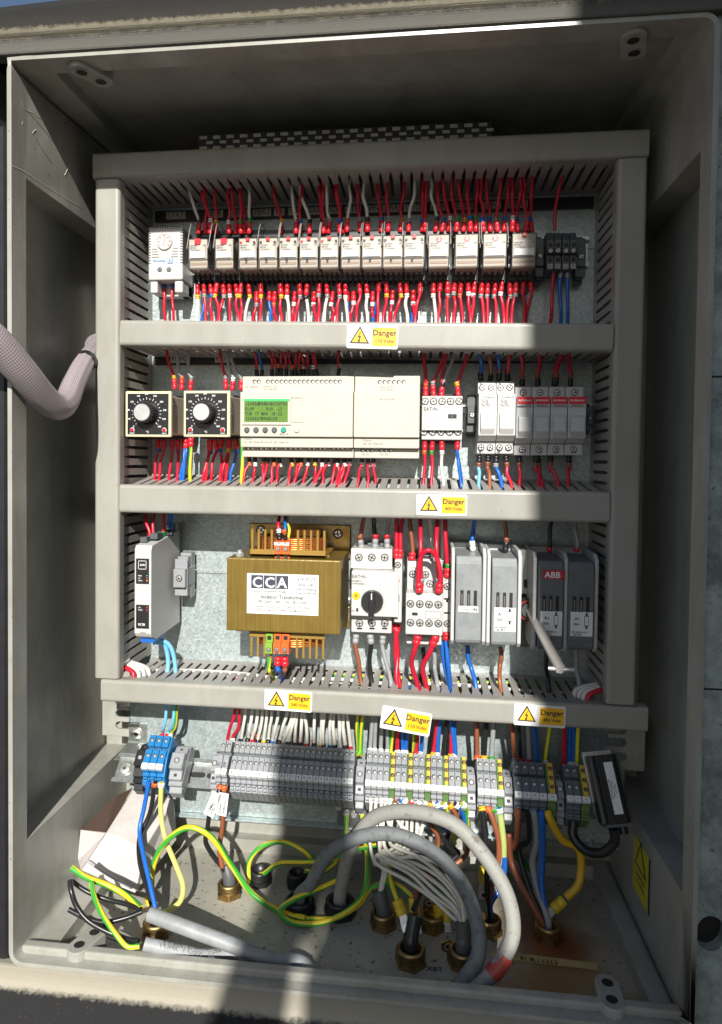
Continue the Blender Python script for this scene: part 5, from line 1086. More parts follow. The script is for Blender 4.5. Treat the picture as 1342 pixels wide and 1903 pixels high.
b=MB(CHROME); b.prism([(-Wd*1.1,-Dp*1.3),(Wd*1.0,-Dp*1.3),(Wd*1.0,-Dp*1.05),(-Wd*1.1,-Dp*1.05)],c-dn*(Hh+.004),ax,nn,dn*.05,CHROME); b.build('backing_plate',t)
# small brass earth bar under the rail
p0=U(640,1520,-.035); p1=U(682,1508,-.035); t=thing('earth_bar','small steel earth bar with screws behind the right end of the long grey row','earth bar',p0); b=MB(SILVER); b.box(p0.x-.008,p1.x,-.037,-.033,p0.z-.008,p1.z+.010,M('dull_bar',(.22,.23,.23),.4,.8)); b.build('bar',t); b=MB(STEEL)
for px,py in ((630,1500),(644,1512),(658,1514),(673,1512)): b.lathe([(0,.0038),(.0012,.004),(.003,.0028)],U(px,py,-.037),-Y,STEEL,14)
b.build('bar_screw',t)
# ================================================================ WIRES
rr=random.uniform
def U3(px,py,y): return U(px,py,y)
g1='wires dropping into the relay tops'; pos=lambda k,n:'%s from the left'%ordn(k)
# row 1, tops
T1=[(369,'w',351,BLK),(383,'r',0,None),(390,'r',375,WINK),(402,'r',401,WARN),(426,'r',424,WINK),(438,'r',432,None),(448,'r',446,GRN),(455,'r',449,None),(463,'w',463,GRN),(522,'r',508,WARN),(550,'w',543,ORANGE),(558,'r',0,BLUE),(575,'w',556,BLK),(597,'r',595,BLK),(601,'r',599,None),(610,'w',608,GREYW),(632,'r',624,BLUE),(636,'r',628,None),(645,'w',651,ORANGE),(669,'r',663,GREYW),(683,'w',676,BLK),(708,'r',702,BLUE),(721,'r',719,GREYW),(744,'r',749,ORANGE),(759,'w',770,GREYW),(785,'r',786,BLUE),(790,'r',792,None),(809,'w',802,BLK),(821,'r',815,BLUE),(834,'r',824,WINK),(848,'r',838,GRN),(861,'r',853,WARN),(874,'r',868,BLUE),(885,'r',886,GRN),(899,'r',893,BLUE),(912,'r',907,BLUE),(925,'r',929,GREYW),(937,'r',945,BLUE),(952,'r',952,WINK),(963,'r',967,BLUE),(977,'r',974,BLUE),(989,'r',987,BLUE)]
for k,(xb,c,xt,rg) in enumerate(T1):
    yb=433 if xb<640 else 430; xt=xt or xb+rr(-4,4); col=BWHITE if c=='w' else RED; j=rr(-1.5,1.5)
    d0=-.043+ (.004 if k%2 else 0)
    p=[(xb,yb,d0),(xb+j,yb-22,d0-.001),(xb*.75+xt*.25,yb-42,d0-.003),(xt*.9+xb*.1,366,-.052),(xt,345,-.052),(xt+rr(-4,4),320,-.055)]
    wire('%s wire into the relay row from above, %s'%(CN[col],pos(k,42)),g1,p,col,fer=DRED,ring=rg)
wire('red wire rising alone from the black terminals right of the relays','single red wire',[(1031,428,-.036),(1033,390,-.036),(1037,360,-.045),(1048,318,-.055)],RED)
# row 1, bottoms
g2='wires leaving the relay bottoms'
B1=[(367,0,'w',WARN),(379,0,'r',GREYW),(391,0,'r',BLUE),(403,0,'r',WARN),(415,0,'r',GREYW),(426,0,'r',WINK),(438,0,'r',WARN),(449,0,'r',WARN),(462,0,'w',WARN),(477,1,'r',GREYW),(485,0,'r',WARN),(501,1,'b',None),(511,1,'r',ORANGE),(521,0,'r',WARN),(534,0,'w',WINK),(548,1,'r',WINK),(557,0,'r',GREYW),(571,0,'w',BLK),(584,1,'r',WINK),(594,0,'r',GREYW),(607,0,'w',GREYW),(619,1,'r',WINK),(630,0,'r',GREYW),(642,0,'w',WINK),(645,1,'b',None),(657,1,'r',WINK),(668,0,'r',None),(681,0,'w',WINK),(693,1,'r',WINK),(705,0,'r',None),(718,0,'r',WARN),(730,1,'r',WINK),(743,0,'r',WARN),(755,0,'w',WINK),(768,1,'r',WINK),(781,0,'r',None),(806,0,'w',WINK),(819,0,'r',None),(832,0,'r',GREYW),(845,0,'r',GREYW),(857,0,'r',ORANGE),(870,0,'r',WINK),(882,0,'r',WINK),(896,0,'r',GREYW),(907,0,'r',GREYW),(921,0,'r',GREYW),(933,0,'r',WINK),(947,0,'r',GREYW),(959,0,'r',GREYW),(973,0,'r',None),(986,0,'r',None)]
for k,(xb,lv,c,rg) in enumerate(B1):
    y0=(528 if lv==0 else 543)-(3 if xb>700 else 0); col={'w':BWHITE,'r':RED,'b':BLUE}[c]; d0=-.038 if lv==0 else -.030; s=rr(-9,5)
    p=[(xb,y0,d0),(xb+rr(-1,1),y0+22,d0),(xb+s*.5,y0+40,d0-.002),(xb+s,592,d0-.008),(xb+s*1.1,625,-.05)]
    wire('%s wire leaving the relay row below, %s'%(CN[col],pos(k,51)),g2,p,col,fer=DRED,ring=rg,fl=.011)
for k,(xb,xt,col) in enumerate(((1029,1021,RED),(1043,1044,BLUE),(1055,1057,BLUE),(380,376,BLUE),(699,694,BLUE),(767,764,BLUE))):
    y0=507 if k<3 else 560; d=-.036 if k<3 else -.022
    wire('%s wire hanging %s'%(CN[col],['alone from the left black terminal','as the left one from the right black terminal','as the right one from the right black terminal','behind the first relay','behind the tenth relay','behind the twelfth relay'][k]),'odd wires in the relay row',[(xb,y0,d),(xb-1,y0+25,d),(lerp(xb,xt,.6),580,d),(xt,600,-.05),(xt,625,-.05)],col,ring=GREYW if k in(1,2) else None)
for k,(xb,xt) in enumerate(((304,306),(321,323))):
    wire('red wire under the thermostat, %s one'%('left','right')[k],'thermostat wires',[(xb,527,-.026),(xb,548,-.026),(xt-1,575,-.030),(xt+1,600,-.04),(xt+1,625,-.05)],RED,ring=BLUE)
# row 2 tops
g3='wires into the tops of the middle row'
T2=[(325,313,RED,WARN,DRED,722),(338,328,GREYW,ORANGE,DRED,724),(354,350,GREYW,GREYW,DRED,724),(420,409,RED,GREYW,DRED,722),(432,421,GREYW,WINK,DRED,724),(448,428,GREYW,None,DRED,724),
 (777,776,RED,ORANGE,DRED,730)]
for k,(xb,xt,col,rg,fe,yb) in enumerate(T2[:6]):
    wire('%s wire above the dial controllers, %s'%(CN[col],pos(k,6)),g3,[(xb,yb,-.050),(xb,yb-22,-.050),(lerp(xb,xt,.4),690,-.052),(xt,662,-.055),(xt,640,-.055)],col,fer=fe,ring=rg)
for k,(px,col) in enumerate(((478,RED),(486,BLUE),(505,RED),(514,RED),(523,RED),(532,RED),(541,RED),(550,RED),(556,RED),(565,RED),(574,RED),(583,RED),(589,RED),(628,RED))):
    xt=px+rr(-6,2)
    wire('%s wire behind the top edge of the cream relay, %s'%(CN[col],pos(k,14)),'wires above the programmable relay',[(px,700,-.046),(px,686,-.046),(lerp(px,xt,.5),670,-.048),(xt,655,-.055),(xt,640,-.055)],col,r=.0016,fer=BLK,ring=WINK if k in (9,11,13) else (ORANGE if k in (3,6) else None),fl=.008)
for k,(xb,xt,col,rg) in enumerate(((791,789,RED,ORANGE),(806,824,RED,GREYW),(820,828,RED,None),(821,846,GREYW,BLK),(852,866,RED,WARN))):
    wire('%s wire into the contactor beside the fuse holders, %s'%(CN[col],pos(k,5)),'contactor top wires',[(xb,737,-.049),(xb,715,-.049),(lerp(xb,xt,.35),695,-.050),(xt,660,-.055),(xt,640,-.055)],col,fer=DRED,ring=rg)
for k,(xb,xt,col) in enumerate(((894,893,BLUE),(911,911,BROWN),(927,927,BLUE),(944,948,RED),(971,968,RED),(1000,1003,RED),(1030,1042,RED),(1033,1048,RED),(1060,1056,RED))):
    wire('%s wire into the fuse holders from above, %s'%(CN[col],pos(k,9)),'fuse holder top wires',[(xb,706 if k<4 else 716,-.040),(xb,696,-.040),(lerp(xb,xt,.4),680,-.045),(xt,660,-.055),(xt,640,-.055)],col,r=.0021,fer=BLK,ring=BROWN if k>1 else None,fl=.007)
# row 2 bottoms
for k,(xb,xt,col) in enumerate(((293,288,RED),(304,297,RED),(321,316,RED),(331,330,RED),(342,337,BLUE),(345,341,BLUE),(392,379,RED),(389,383,RED),(400,393,RED),(412,409,RED),(427,420,RED),(424,414,RED),(438,430,BLUE))):
    wire('%s wire below the dial controllers, %s'%(CN[col],pos(k,13)),'wires below the dial controllers',[(xb,818,-.028),(xb,836,-.028),(lerp(xb,xt,.5),858,-.032),(xt,880,-.040),(xt-2,905,-.05)],col,fer=DRED,ring=BLUE if k%3==0 else WARN if k==10 else None)
for k,(xb,xt) in enumerate(((355,354),(449,448))): wire('yellow and green earth wire below the %s dial controller'%('left','right')[k],'controller earth wires',[(xb,815,-.034),(xb+1,840,-.034),(xt,870,-.038),(xt,905,-.05)],YEL,r=.0024,fer=DRED if k==0 else None)
for k,px in enumerate([463,474,491,498,508,518,541,552,560,575,587,599,607,622,630,639,642,651,673,684,694]):
    xt=px+rr(-12,-2) if px<680 else px+rr(-4,6)
    wire('red wire with a printed collar under the cream relay, %s'%pos(k,21),'wires below the programmable relay',[(px,850,-.040),(px,860,-.040),(lerp(px,xt,.5),875,-.044),(xt,892,-.050),(xt-3,912,-.055)],RED,r=.0017,fer=BLK,ring=[ORANGE,WINK,WARN,WINK][k%4] if k<12 else WINK,fl=.005)
for k,(xb,xt,col,rg) in enumerate(((790,787,RED,ORANGE),(804,803,RED,GRN),(821,823,BWHITE,WINK),(849,856,BLUE,WINK),(851,859,BLUE,None))):
    wire('%s wire below the contactor beside the fuse holders, %s'%(CN[col],pos(k,5)),'contactor bottom wires',[(xb,819,-.047),(xb,840,-.047),(lerp(xb,xt,.3),868,-.047),(xt,900,-.05),(xt,925,-.055)],col,fer=DRED,ring=rg)
for k,(xb,xt,col) in enumerate(((891,892,LBLUE),(907,909,BROWN),(922,933,BLUE),(940,951,RED),(965,967,RED),(999,1003,RED),(997,1010,RED),(1024,1036,RED),(1057,1055,RED))):
    y0=848; wire('%s wire below the fuse holders, %s'%(CN[col],pos(k,9)),'fuse holder bottom wires',[(xb,y0,-.038),(xb,y0+20,-.038),(lerp(xb,xt,.4),880,-.041),(xt,902,-.048),(xt+3,930,-.055)],col,r=.0022,fer=BLK,ring=BROWN if k!=2 else GREYW,fl=.006)
# row 3 tops
R3T=[(276,272,RED,1001,-.075,None,None),(286,287,RED,1001,-.075,WINK,None),(303,306,RED,992,-.055,None,None),(313,316,BLUE,995,-.050,WINK,BLK),(318,322,BLUE,995,-.050,None,BLK),(520,520,RED,1003,-.088,WINK,BLK),(531,529,BLUE,1003,-.088,ORANGE,BLK),(536,534,YEL,1000,-.084,None,None)]
nm=['left of the isolator module plugs','over the isolator module plugs','behind the isolator module plugs','left of the blue pair above the isolator module','right of the blue pair above the isolator module','into the left orange transformer terminal','into the right orange transformer terminal','ending beside the orange transformer terminals']
for k,(xb,xt,col,yb,d,rg,fe) in enumerate(R3T):
    wire('%s wire %s'%(CN[col],nm[k]),'upper wires on the left of the lowest row',[(xb,yb,d),(xb,yb-14,d),(lerp(xb,xt,.5),970,d*.8-.01),(xt,950,-.06),(xt,930,-.06)],col,fer=fe,ring=rg,fl=.006)
R3=[(672,676,BROWN,1018,-.055,BROWN,GREYW,'into the first starter terminal'),(697,696,BLK,1018,-.055,DRED,GREYW,'into the second starter terminal'),(720,724,GREYW,1018,-.055,DRED,GREYW,'into the third starter terminal'),(737,736,RED,1036,-.062,None,DRED,'above the slim auxiliary contact on its left'),(743,748,RED,1036,-.062,None,DRED,'above the slim auxiliary contact on its right'),(765,760,BROWN,1040,-.066,None,DRED,'into the left of the looped contactor'),(780,781,RED,1100,-.090,GREYW,DRED,'down to the left front screw of the looped contactor'),(803,799,BWHITE,1040,-.05,None,None,'behind the red wire loop'),(817,811,RED,1100,-.090,GREYW,DRED,'down to the right front screw of the looped contactor'),(824,822,BWHITE,1040,-.045,None,None,'thinly showing right of the red wire loop'),(831,829,RED,1072,-.066,GRN,DRED,'into the coil terminal of the looped contactor'),(879,882,BLUE,1022,-.055,None,WINK,'into the fuse base marked N'),(939,938,BROWN,1024,-.055,BROWN,BLK,'into the second fuse base'),(1021,1027,BLK,1026,-.055,DRED,None,'into the fuse base with the badge'),(1071,1068,GREYW,1026,-.055,DRED,None,'into the last fuse base on the right')]
for k,(xb,xt,col,yb,d,rg,fe,s) in enumerate(R3):
    wire('%s wire from the duct %s'%(CN[col],s),'upper wires on the right of the lowest row',[(xb,yb,d),(xb,yb-18,d),(lerp(xb,xt,.6),lerp(yb,950,.6),d),(xt,958,-.062),(xt,935,-.06)],col,r=.0024,fer=fe,ring=rg,fl=.009)
wire('thick red wire bent in a loop over the contactor front','red loop',[(780,1100,-.097),(779,1070,-.098),(783,1035,-.100),(797,1022,-.102),(811,1034,-.100),(817,1070,-.098),(815,1100,-.097)],RED,r=.0026,fer=DRED,fer2=DRED)
# row 3 bottoms
for k,(p,s) in enumerate(((((285,1190),(300,1188),(318,1200),(327,1226)),'right'),(((284,1195),(292,1192),(305,1200),(310,1226)),'left'))):
    wire('light blue wire arching from under the isolator module, the %s one'%s,'isolator bottom wires',[(*p[0],-.060),(*p[1],-.056),(*p[2],-.052),(*p[3],-.05),(p[3][0],1260,-.055)],LBLUE,r=.0026)
R3B=[(501,1222,507,1262,YEL,-.092,None,'from the green transformer terminal'),(517,1222,526,1262,BLUE,-.092,DRED,'from the left lower orange terminal'),(529,1222,528,1262,BROWN,-.092,DRED,'from the right lower orange terminal'),(662,1180,672,1258,BROWN,-.055,GREYW,'from the first starter terminal'),(688,1180,690,1260,BLK,-.055,GREYW,'from the second starter terminal'),(712,1182,724,1262,GREYW,-.055,GREYW,'from the third starter terminal'),(736,1160,742,1265,RED,-.05,DRED,'left one below the auxiliary contact'),(739,1162,738,1255,RED,-.05,DRED,'right one below the auxiliary contact'),(786,1204,779,1265,BLK,-.03,None,'behind the curved red wires'),(806,1204,812,1270,GREYW,-.035,None,'right of the curved red wires'),(829,1176,836,1280,BLUE,-.066,DRED,'from the coil terminal of the looped contactor'),(823,1190,838,1285,BLUE,-.060,None,'beside the coil wire of the looped contactor'),(869,1200,884,1268,BLUE,-.045,None,'from the fuse base marked N'),(930,1202,930,1262,BROWN,-.045,None,'from the second fuse base'),(1016,1208,1018,1265,BLK,-.045,None,'from the fuse base with the badge'),(1071,1208,1075,1268,GREYW,-.045,None,'from the last fuse base')]
for k,(xb,yb,xt,yt,col,d,fe,s) in enumerate(R3B):
    wire('%s wire running down %s'%(CN[col],s),'lower wires of the lowest row',[(xb,yb,d),(xb,yb+20,d),(lerp(xb,xt,.3),lerp(yb,yt,.6),d),(xt,yt,-.055),(xt+3,yt+30,-.06)],col,r=.0026,fer=fe,fl=.008)
wire('thick red wire curving down from the left foot of the looped contactor','curved red contactor wires',[(777,1182,-.088),(768,1210,-.085),(766,1235,-.075),(776,1275,-.065),(784,1300,-.06)],RED,r=.0028,fer=DRED)
wire('thick red wire curving down from the right foot of the looped contactor','curved red contactor wires',[(810,1182,-.088),(798,1210,-.085),(788,1240,-.075),(795,1275,-.065),(800,1300,-.06)],RED,r=.0028,fer=DRED)
# wires lying inside the bottom duct, seen through its slots
for k in range(9):
    col=[YEL,YEL,YEL,BWHITE,RED,BLUE,BLK,YEL,BWHITE][k]; y=-.020-.0075*k; z=-.4095+rr(0,.004)+.004*(k%3==0); x0=-.03 if col is YEL and k<3 else rr(-.26,-.2)
    P=[Vector((x0+(.262-x0)*i/9,y+rr(-.003,.003),z+rr(-.0025,.0025))) for i in range(10)]
    wire('%s wire lying inside the bottom duct, %s from the back'%(CN[col],ORD[k]),'wires inside the bottom duct',P,col,r=.0024,sub=3)
for sx,nmx in ((-.256,'left'),(.252,'right')):
    for k in range(4): wire('%s wire in the %s corner where the ducts meet, %s'%('white',nmx,ORD[k]),'corner bundle wires',[Vector((sx+(.004*k if sx<0 else -.003*k),-.085+.006*k,-.405)),Vector((sx+(.003*k if sx<0 else -.003*k),-.082+.006*k,-.392)),Vector((sx*1.055,-.078+.006*k,-.386))],BWHITE if k else RED,r=.0026)
# ---- above the tilted terminals
def ttop(xb,xt,col,rg,label,group,fe=None,r=.0020,nn_=.030,dd=-.055):
    s=TP(xb,.0265,nn_)
    wire(label,group,[s,s+UPV*.006+Vector((0,-.0005,.002)),U(lerp(xb,xt,.55),1352,lerp(s.y,dd,.5)),U(xt,1322,dd),Vector((U(xt,1322,dd).x,dd,-.400))],col,r=r,fer=fe,ring=rg,fl=.006)
A1=[(301,311,LBLUE,DRED),(310,322,LBLUE,DRED),(317,331,YEL,WINK)]
for k,(a,c,col,rg) in enumerate(A1): ttop(a,c,col,rg,'%s wire above the blue terminals, %s'%(CN[col],pos(k,3)),'wires above the blue terminals')
A2=[(422,435,RED,None),(433,447,RED,WINK)]
cc=[BLK,BLK,DRED,ORANGE,WARN,GRN,BLUE,GREYW,GREYW,WINK,BLK,DRED,DRED,DRED,WARN,GRN,BLUE,GREYW,WINK,GREYW,DRED,DRED]
wx=[(447,456),(458,469),(469,479),(479,486),(489,498),(497,505),(505,517),(517,533),(527,544),(536,549),(547,554),(557,560),(570,567),(584,585),(595,600),(601,603),(612,614),(621,620),(633,631),(642,637),(652,647)]
for k,(a,c,col,rg) in enumerate(A2): ttop(a,c,col,rg,'red wire above the long grey row, %s of the two'%('left','right')[k],'red wires above the long grey row')
for k,(a,c) in enumerate(wx): ttop(a,c,BWHITE,cc[k],'white wire above the long grey row, %s'%pos(k,21),'white wires above the long grey row',fe=BLK if k%2 else None)
for k,(a,c) in enumerate(((663,667),(672,675))): ttop(a,c,YEL,None,'yellow and green wire over the end stop, %s of the two'%('left','right')[k],'earth wires right of the long grey row',r=.0025,nn_=.02)
A3=[(688,695,GREYW,WINK),(697,699,GREYW,WINK),(709,712,GREYW,WINK),(719,726,GREYW,WINK),(727,731,YEL,None),(740,744,RED,WINK),(749,750,BLUE,WINK),(755,759,BLUE,WINK),(768,768,YEL,None),(772,783,RED,DRED),(781,787,BLUE,WINK),(804,815,RED,WARN),(814,820,BLUE,WINK),(824,832,BLK,None),(838,842,RED,WARN),(846,834,BLUE,WINK),(848,845,BLUE,None)]  # the black entry is a wire's shadow built as a dark strand
for k,(a,c,col,rg) in enumerate(A3): ttop(a,c,col,rg,'%s wire above the middle terminal group, %s'%(CN[col],pos(k,17)),'wires above the middle terminal group',r=.0025)
A4=[(887,885,BROWN,ORANGE),(900,905,BLK,WARN),(914,919,GREYW,GRN)]
for k,(a,c,col,rg) in enumerate(A4): ttop(a,c,col,rg,'thick %s wire above the three grey terminals'%CN[col],'wires above the three grey terminals',r=.0030)
A5=[(957,944,BROWN,GREYW),(969,961,BLK,DRED),(983,980,GREYW,DRED),(1000,990,BLUE,None),(1017,1027,YEL,WINK),(1050,1042,RED,DRED),(1062,1060,BLUE,WINK),(1066,1069,BLUE,WINK),(1074,1078,YEL,WINK)]
for k,(a,c,col,rg) in enumerate(A5): ttop(a,c,col,rg,'%s wire above the slate terminals, %s'%(CN[col],pos(k,9)),'wires above the slate terminals',r=.0026)
# ================================================================ GLANDS ON THE FLOOR
def gland(px,py,r,kind,label,zup=.0):
    p=UZ(px,py,ZF); m=BRASS if kind=='brass' else BLACK; t=thing('cable_gland',label,'cable gland',p,'cable glands in the floor'); b=MB(m); z0=.0008
    b.lathe([(z0,r*1.0),(.0065,r*1.0)],p,Z,m,6 if kind=='brass' else 8,hexa=True); b.build('lock_nut',t,bevel=.0008)
    b=MB(m); pr=[(.0066,r*.86)]
    for k in range(4): pr+=[(.0066+.0022*k+.0011,r*.90),(.0066+.0022*(k+1),r*.82)]
    pr+=[(.0165,r*.80),(.0165,r*.64),(.004,r*.62)]; b.lathe(pr,p,Z,m,24,False,False); b.disc(p+Z*.006,r*.66,HOLE,20,X,Y); b.build('threaded_sleeve',t); return p
G={}
for key,px,py,r,k,l in (('a',290,1738,.0155,'brass','brass gland under the blue and black wires at the left'),('b',426,1664,.0150,'brass','flat brass gland with a dark sheathed cable, near the back left'),('c',712,1722,.0150,'brass','brass gland at the centre left of the brass group'),('d',763,1790,.0165,'brass','brass gland nearest the front lip'),('e',803,1726,.0140,'brass','brass gland behind the front pair, partly hidden'),('f',860,1792,.0165,'brass','brass gland under the white wire bundle'),('g',910,1734,.0140,'brass','brass gland under the two arching grey cables'),('h',1018,1745,.0150,'brass','rusty gland in the stained corner of the floor'),('i',483,1640,.0150,'black','black plastic gland at the back, left of the cable arches'),('j',552,1646,.0130,'black','small empty black plastic gland behind the arches'),('k',557,1696,.0185,'black','large black gland the inner grey cable rises from'),('l',632,1698,.0185,'black','large black gland the outer grey cable rises from')): G[key]=gland(px,py,r,k,l)
def cable(label,pts,m,r,name='cable',group=None,m2=None,sub=8,capm=None,seg=14):
    P=[U(*p) if not isinstance(p,Vector) else p for p in pts]
    for i in range(2,len(P)-2): P[i]=P[i]+Vector((random.uniform(-.0014,.0014),0,random.uniform(-.0014,.0014)))
    b=MB(m); Q=b.tube(P,r,m,seg,sub,m2=m2,capm=capm); o=b.build(name,None,origin=P[0]); tag(o,label,'cable',group); return o,Q
# sheaths standing in glands
cable('dark grey sheath stub standing in the flat brass gland',[G['b']+Z*.004,G['b']+Z*.02,U(420,1608,G['b'].y+.004)],M('dark_sheath',(.09,.095,.10),.45),.0075)
cable('dark grey sheath stub in the centre left brass gland',[G['c']+Z*.004,G['c']+Z*.02,U(704,1655,G['c'].y+.004)],MATS['dark_sheath'],.0080)
cable('black sheath leaning in the brass gland nearest the lip',[G['d']+Z*.004,G['d']+Z*.02,U(768,1722,G['d'].y+.006),U(772,1700,G['d'].y+.010)],BLK,.0072)
cable('dark grey sheath below the white wire bundle',[G['f']+Z*.004,G['f']+Z*.02,U(862,1740,G['f'].y+.002),U(860,1712,G['f'].y+.004)],MATS['dark_sheath'],.0075)
# the two big worn arches
yk=G['k'].y; yl=G['l'].y
cable('worn dark grey cable arching lowest and ending by the front lip',[G['k']+Z*.004,G['k']+Z*.02,(576,1640,yk-.002),(610,1588,yk-.012),(668,1558,-.118),(735,1553,-.128),(805,1582,-.140),(858,1642,-.152),(888,1715,-.164),(886,1775,-.176),(862,1822,-.183),Vector((U(845,1842,-.19).x,-.194,-.640))],CABLED,.0073,sub=10)
cable('worn pale grey cable in the tall outer arch',[G['l']+Z*.004,G['l']+Z*.02,(638,1640,yl),(652,1575,yl-.010),(695,1522,-.112),(765,1508,-.130),(840,1530,-.145),(902,1590,-.156),(942,1665,-.166),(953,1735,-.176),(928,1795,-.184),(897,1826,-.186),Vector((U(878,1842,-.19).x,-.196,-.640))],CABLEW,.0075,sub=10)
o=COL.objects[-1] if 0 else None
pa=[U(940,1775,-.1815),U(929,1793,-.184),U(915,1810,-.1855)]; b=MB(M('red_tape',(.36,.05,.035),.4)); b.tube(pa,.0081,None,16,4); tag(b.build('red_tape_band',None,origin=pa[0]),'band of dull red tape wrapped round the outer arching cable','tape')
# cut cables at the lower left
PZ=lambda px,py,z: UZ(px,py,z)
A0=PZ(278,1699,-.600); B0=PZ(268,1754,-.618)
cable('cut grey cable end lying diagonally, the upper of two',[A0,PZ(340,1722,-.606),PZ(430,1757,-.622),PZ(500,1784,-.633),Vector((PZ(556,1805,-.639).x,-.180,-.6395)),Vector((PZ(588,1808,-.639).x,-.1985,-.6415))],CABLE,.0070,capm=MGREY)
cc_,_q=cable('printed grey seven-core cable end lying below the other',[B0,PZ(325,1766,-.626),PZ(380,1775,-.634),Vector((PZ(440,1790,-.640).x,-.178,-.640)),Vector((PZ(480,1800,-.64).x,-.195,-.6425))],M('pale_print_sheath',(.34,.36,.38),.5,vary=.1,vscale=90,grime=.4),.0061,capm=MGREY)
b=MB(GINK); d_=(PZ(400,1776,-.612)-PZ(300,1757,-.612)).normalized(); b.text('YY/HR  7 Core   LE',PZ(350,1764,-.612)+Vector((0,-.0052,0)),.0050,GINK,'C',d_,Vector((0,.3,1)).normalized(),bold=False); b.build('sheath_print',cc_)
for (l,pts,col,r) in (('stripped yellow and green core sticking up from the upper cut cable',[(262,1688,-.600),(235,1664,-.598),(200,1645,-.590),(160,1630,-.580),(132,1612,-.570)],YEL,.0030),
 ('black core curling from the upper cut cable to the upper left',[(262,1690,-.600),(235,1680,-.600),(200,1670,-.598),(160,1655,-.590),(134,1637,-.582)],BLK,.0025),
 ('black core reaching left with its tip at mid height',[(264,1694,-.602),(235,1705,-.606),(195,1712,-.608),(160,1703,-.602),(128,1690,-.596)],BLK,.0025),
 ('black core bending upright at the far left',[(258,1752,-.620),(220,1742,-.618),(170,1715,-.606),(142,1685,-.592),(132,1660,-.580),(130,1636,-.572)],BLK,.0025),
 ('black core tucked beside the lower cut cable',[(258,1749,-.618),(230,1742,-.620),(190,1722,-.620),(165,1704,-.612)],BLK,.0024),
 ('black core lying lowest beside the cut cables',[(258,1757,-.622),(235,1752,-.624),(200,1738,-.620)],BLK,.0024),
 ('yellow and green core rising in a bow from the lower cut cable',[(260,1758,-.620),(238,1760,-.620),(212,1735,-.610),(190,1700,-.600),(178,1665,-.590),(170,1640,-.582)],YEL,.0028)):
    wire(l,'cores of the cut cables',[A0 if i==0 and 'upper cut' in l and 0 else PZ(*q) for i,q in enumerate(pts)],col,r=r)
# cores from the blue terminals
s=TP(277,-.024,.030); wire('blue wire from the blue terminals down into the left gland','wires below the blue terminals',[s,(268,1500,-.085),(261,1545,-.095),(264,1590,-.115),(279,1645,-.135),(288,1700,-.150),G['a']+Z*.01],BLUE,r=.0027)
s=TP(289,-.024,.030); wire('black wire from the blue terminals down into the left gland','wires below the blue terminals',[s,(277,1510,-.080),(259,1555,-.090),(260,1605,-.115),(277,1660,-.138),(284,1700,-.150),G['a']+Z*.012-X*.004],BLK,r=.0026,ring=ORANGE)
s=TP(300,-.024,.030); wire('pale yellow-green sleeved earth wire looping below the blue terminals','wires below the blue terminals',[s,(299,1510,-.085),(308,1560,-.095),(328,1610,-.110),(340,1645,-.120),(335,1675,-.130),(312,1693,-.140),(298,1697,-.148)],PALEY,r=.0031,ring=WINK)
# flags and the pair from BL and BR
s=TP(410,-.022,.032); w1=wire('black wire with a white printed flag, left of the brown one','flagged wires',[s,(404,1475,-.088),(392,1505,-.088),(384,1540,-.085),(384,1565,-.080),(396,1590,-.078),(412,1610,-.078),G['b']+Z*.02],BLK,r=.0028,ring=ORANGE)
s=TP(417,-.022,.032); w2=wire('brown wire with a white printed flag','flagged wires',[s,(416,1490,-.086),(413,1540,-.082),(408,1575,-.078),(413,1612,-.079)],BROWN,r=.0030,ring=ORANGE)
for (w_,pa,pb,txts) in ((w1,(404,1474),(387,1516),('110Vac','(WIRE 7)')),(w2,(416,1474),(411,1516),('SIGNAL','(WIRE IG)'))):
    A=U(*pa,-.0925);B=U(*pb,-.0925); dn=(B-A).normalized(); n_=Vector((0,-1,0)); sd=dn.cross(n_).normalized(); sd=sd if sd.x>0 else -sd; L_=(B-A).length
    b=MB(LABEL); b.prism([(-.0058,0),(.0058,0),(.0058,L_),(-.0058,L_)],A,sd,dn,Y*.0006,LABEL); 
    for k,tx in enumerate(txts): b.text(tx,A+dn*(L_*.93)+sd*(-.0008+.0045*k)-Y*.0003,.0026,INK,'L',-dn,sd*-1 if 0 else -sd,maxw=L_*.85)
    f=b.build('printed_flag',w_)
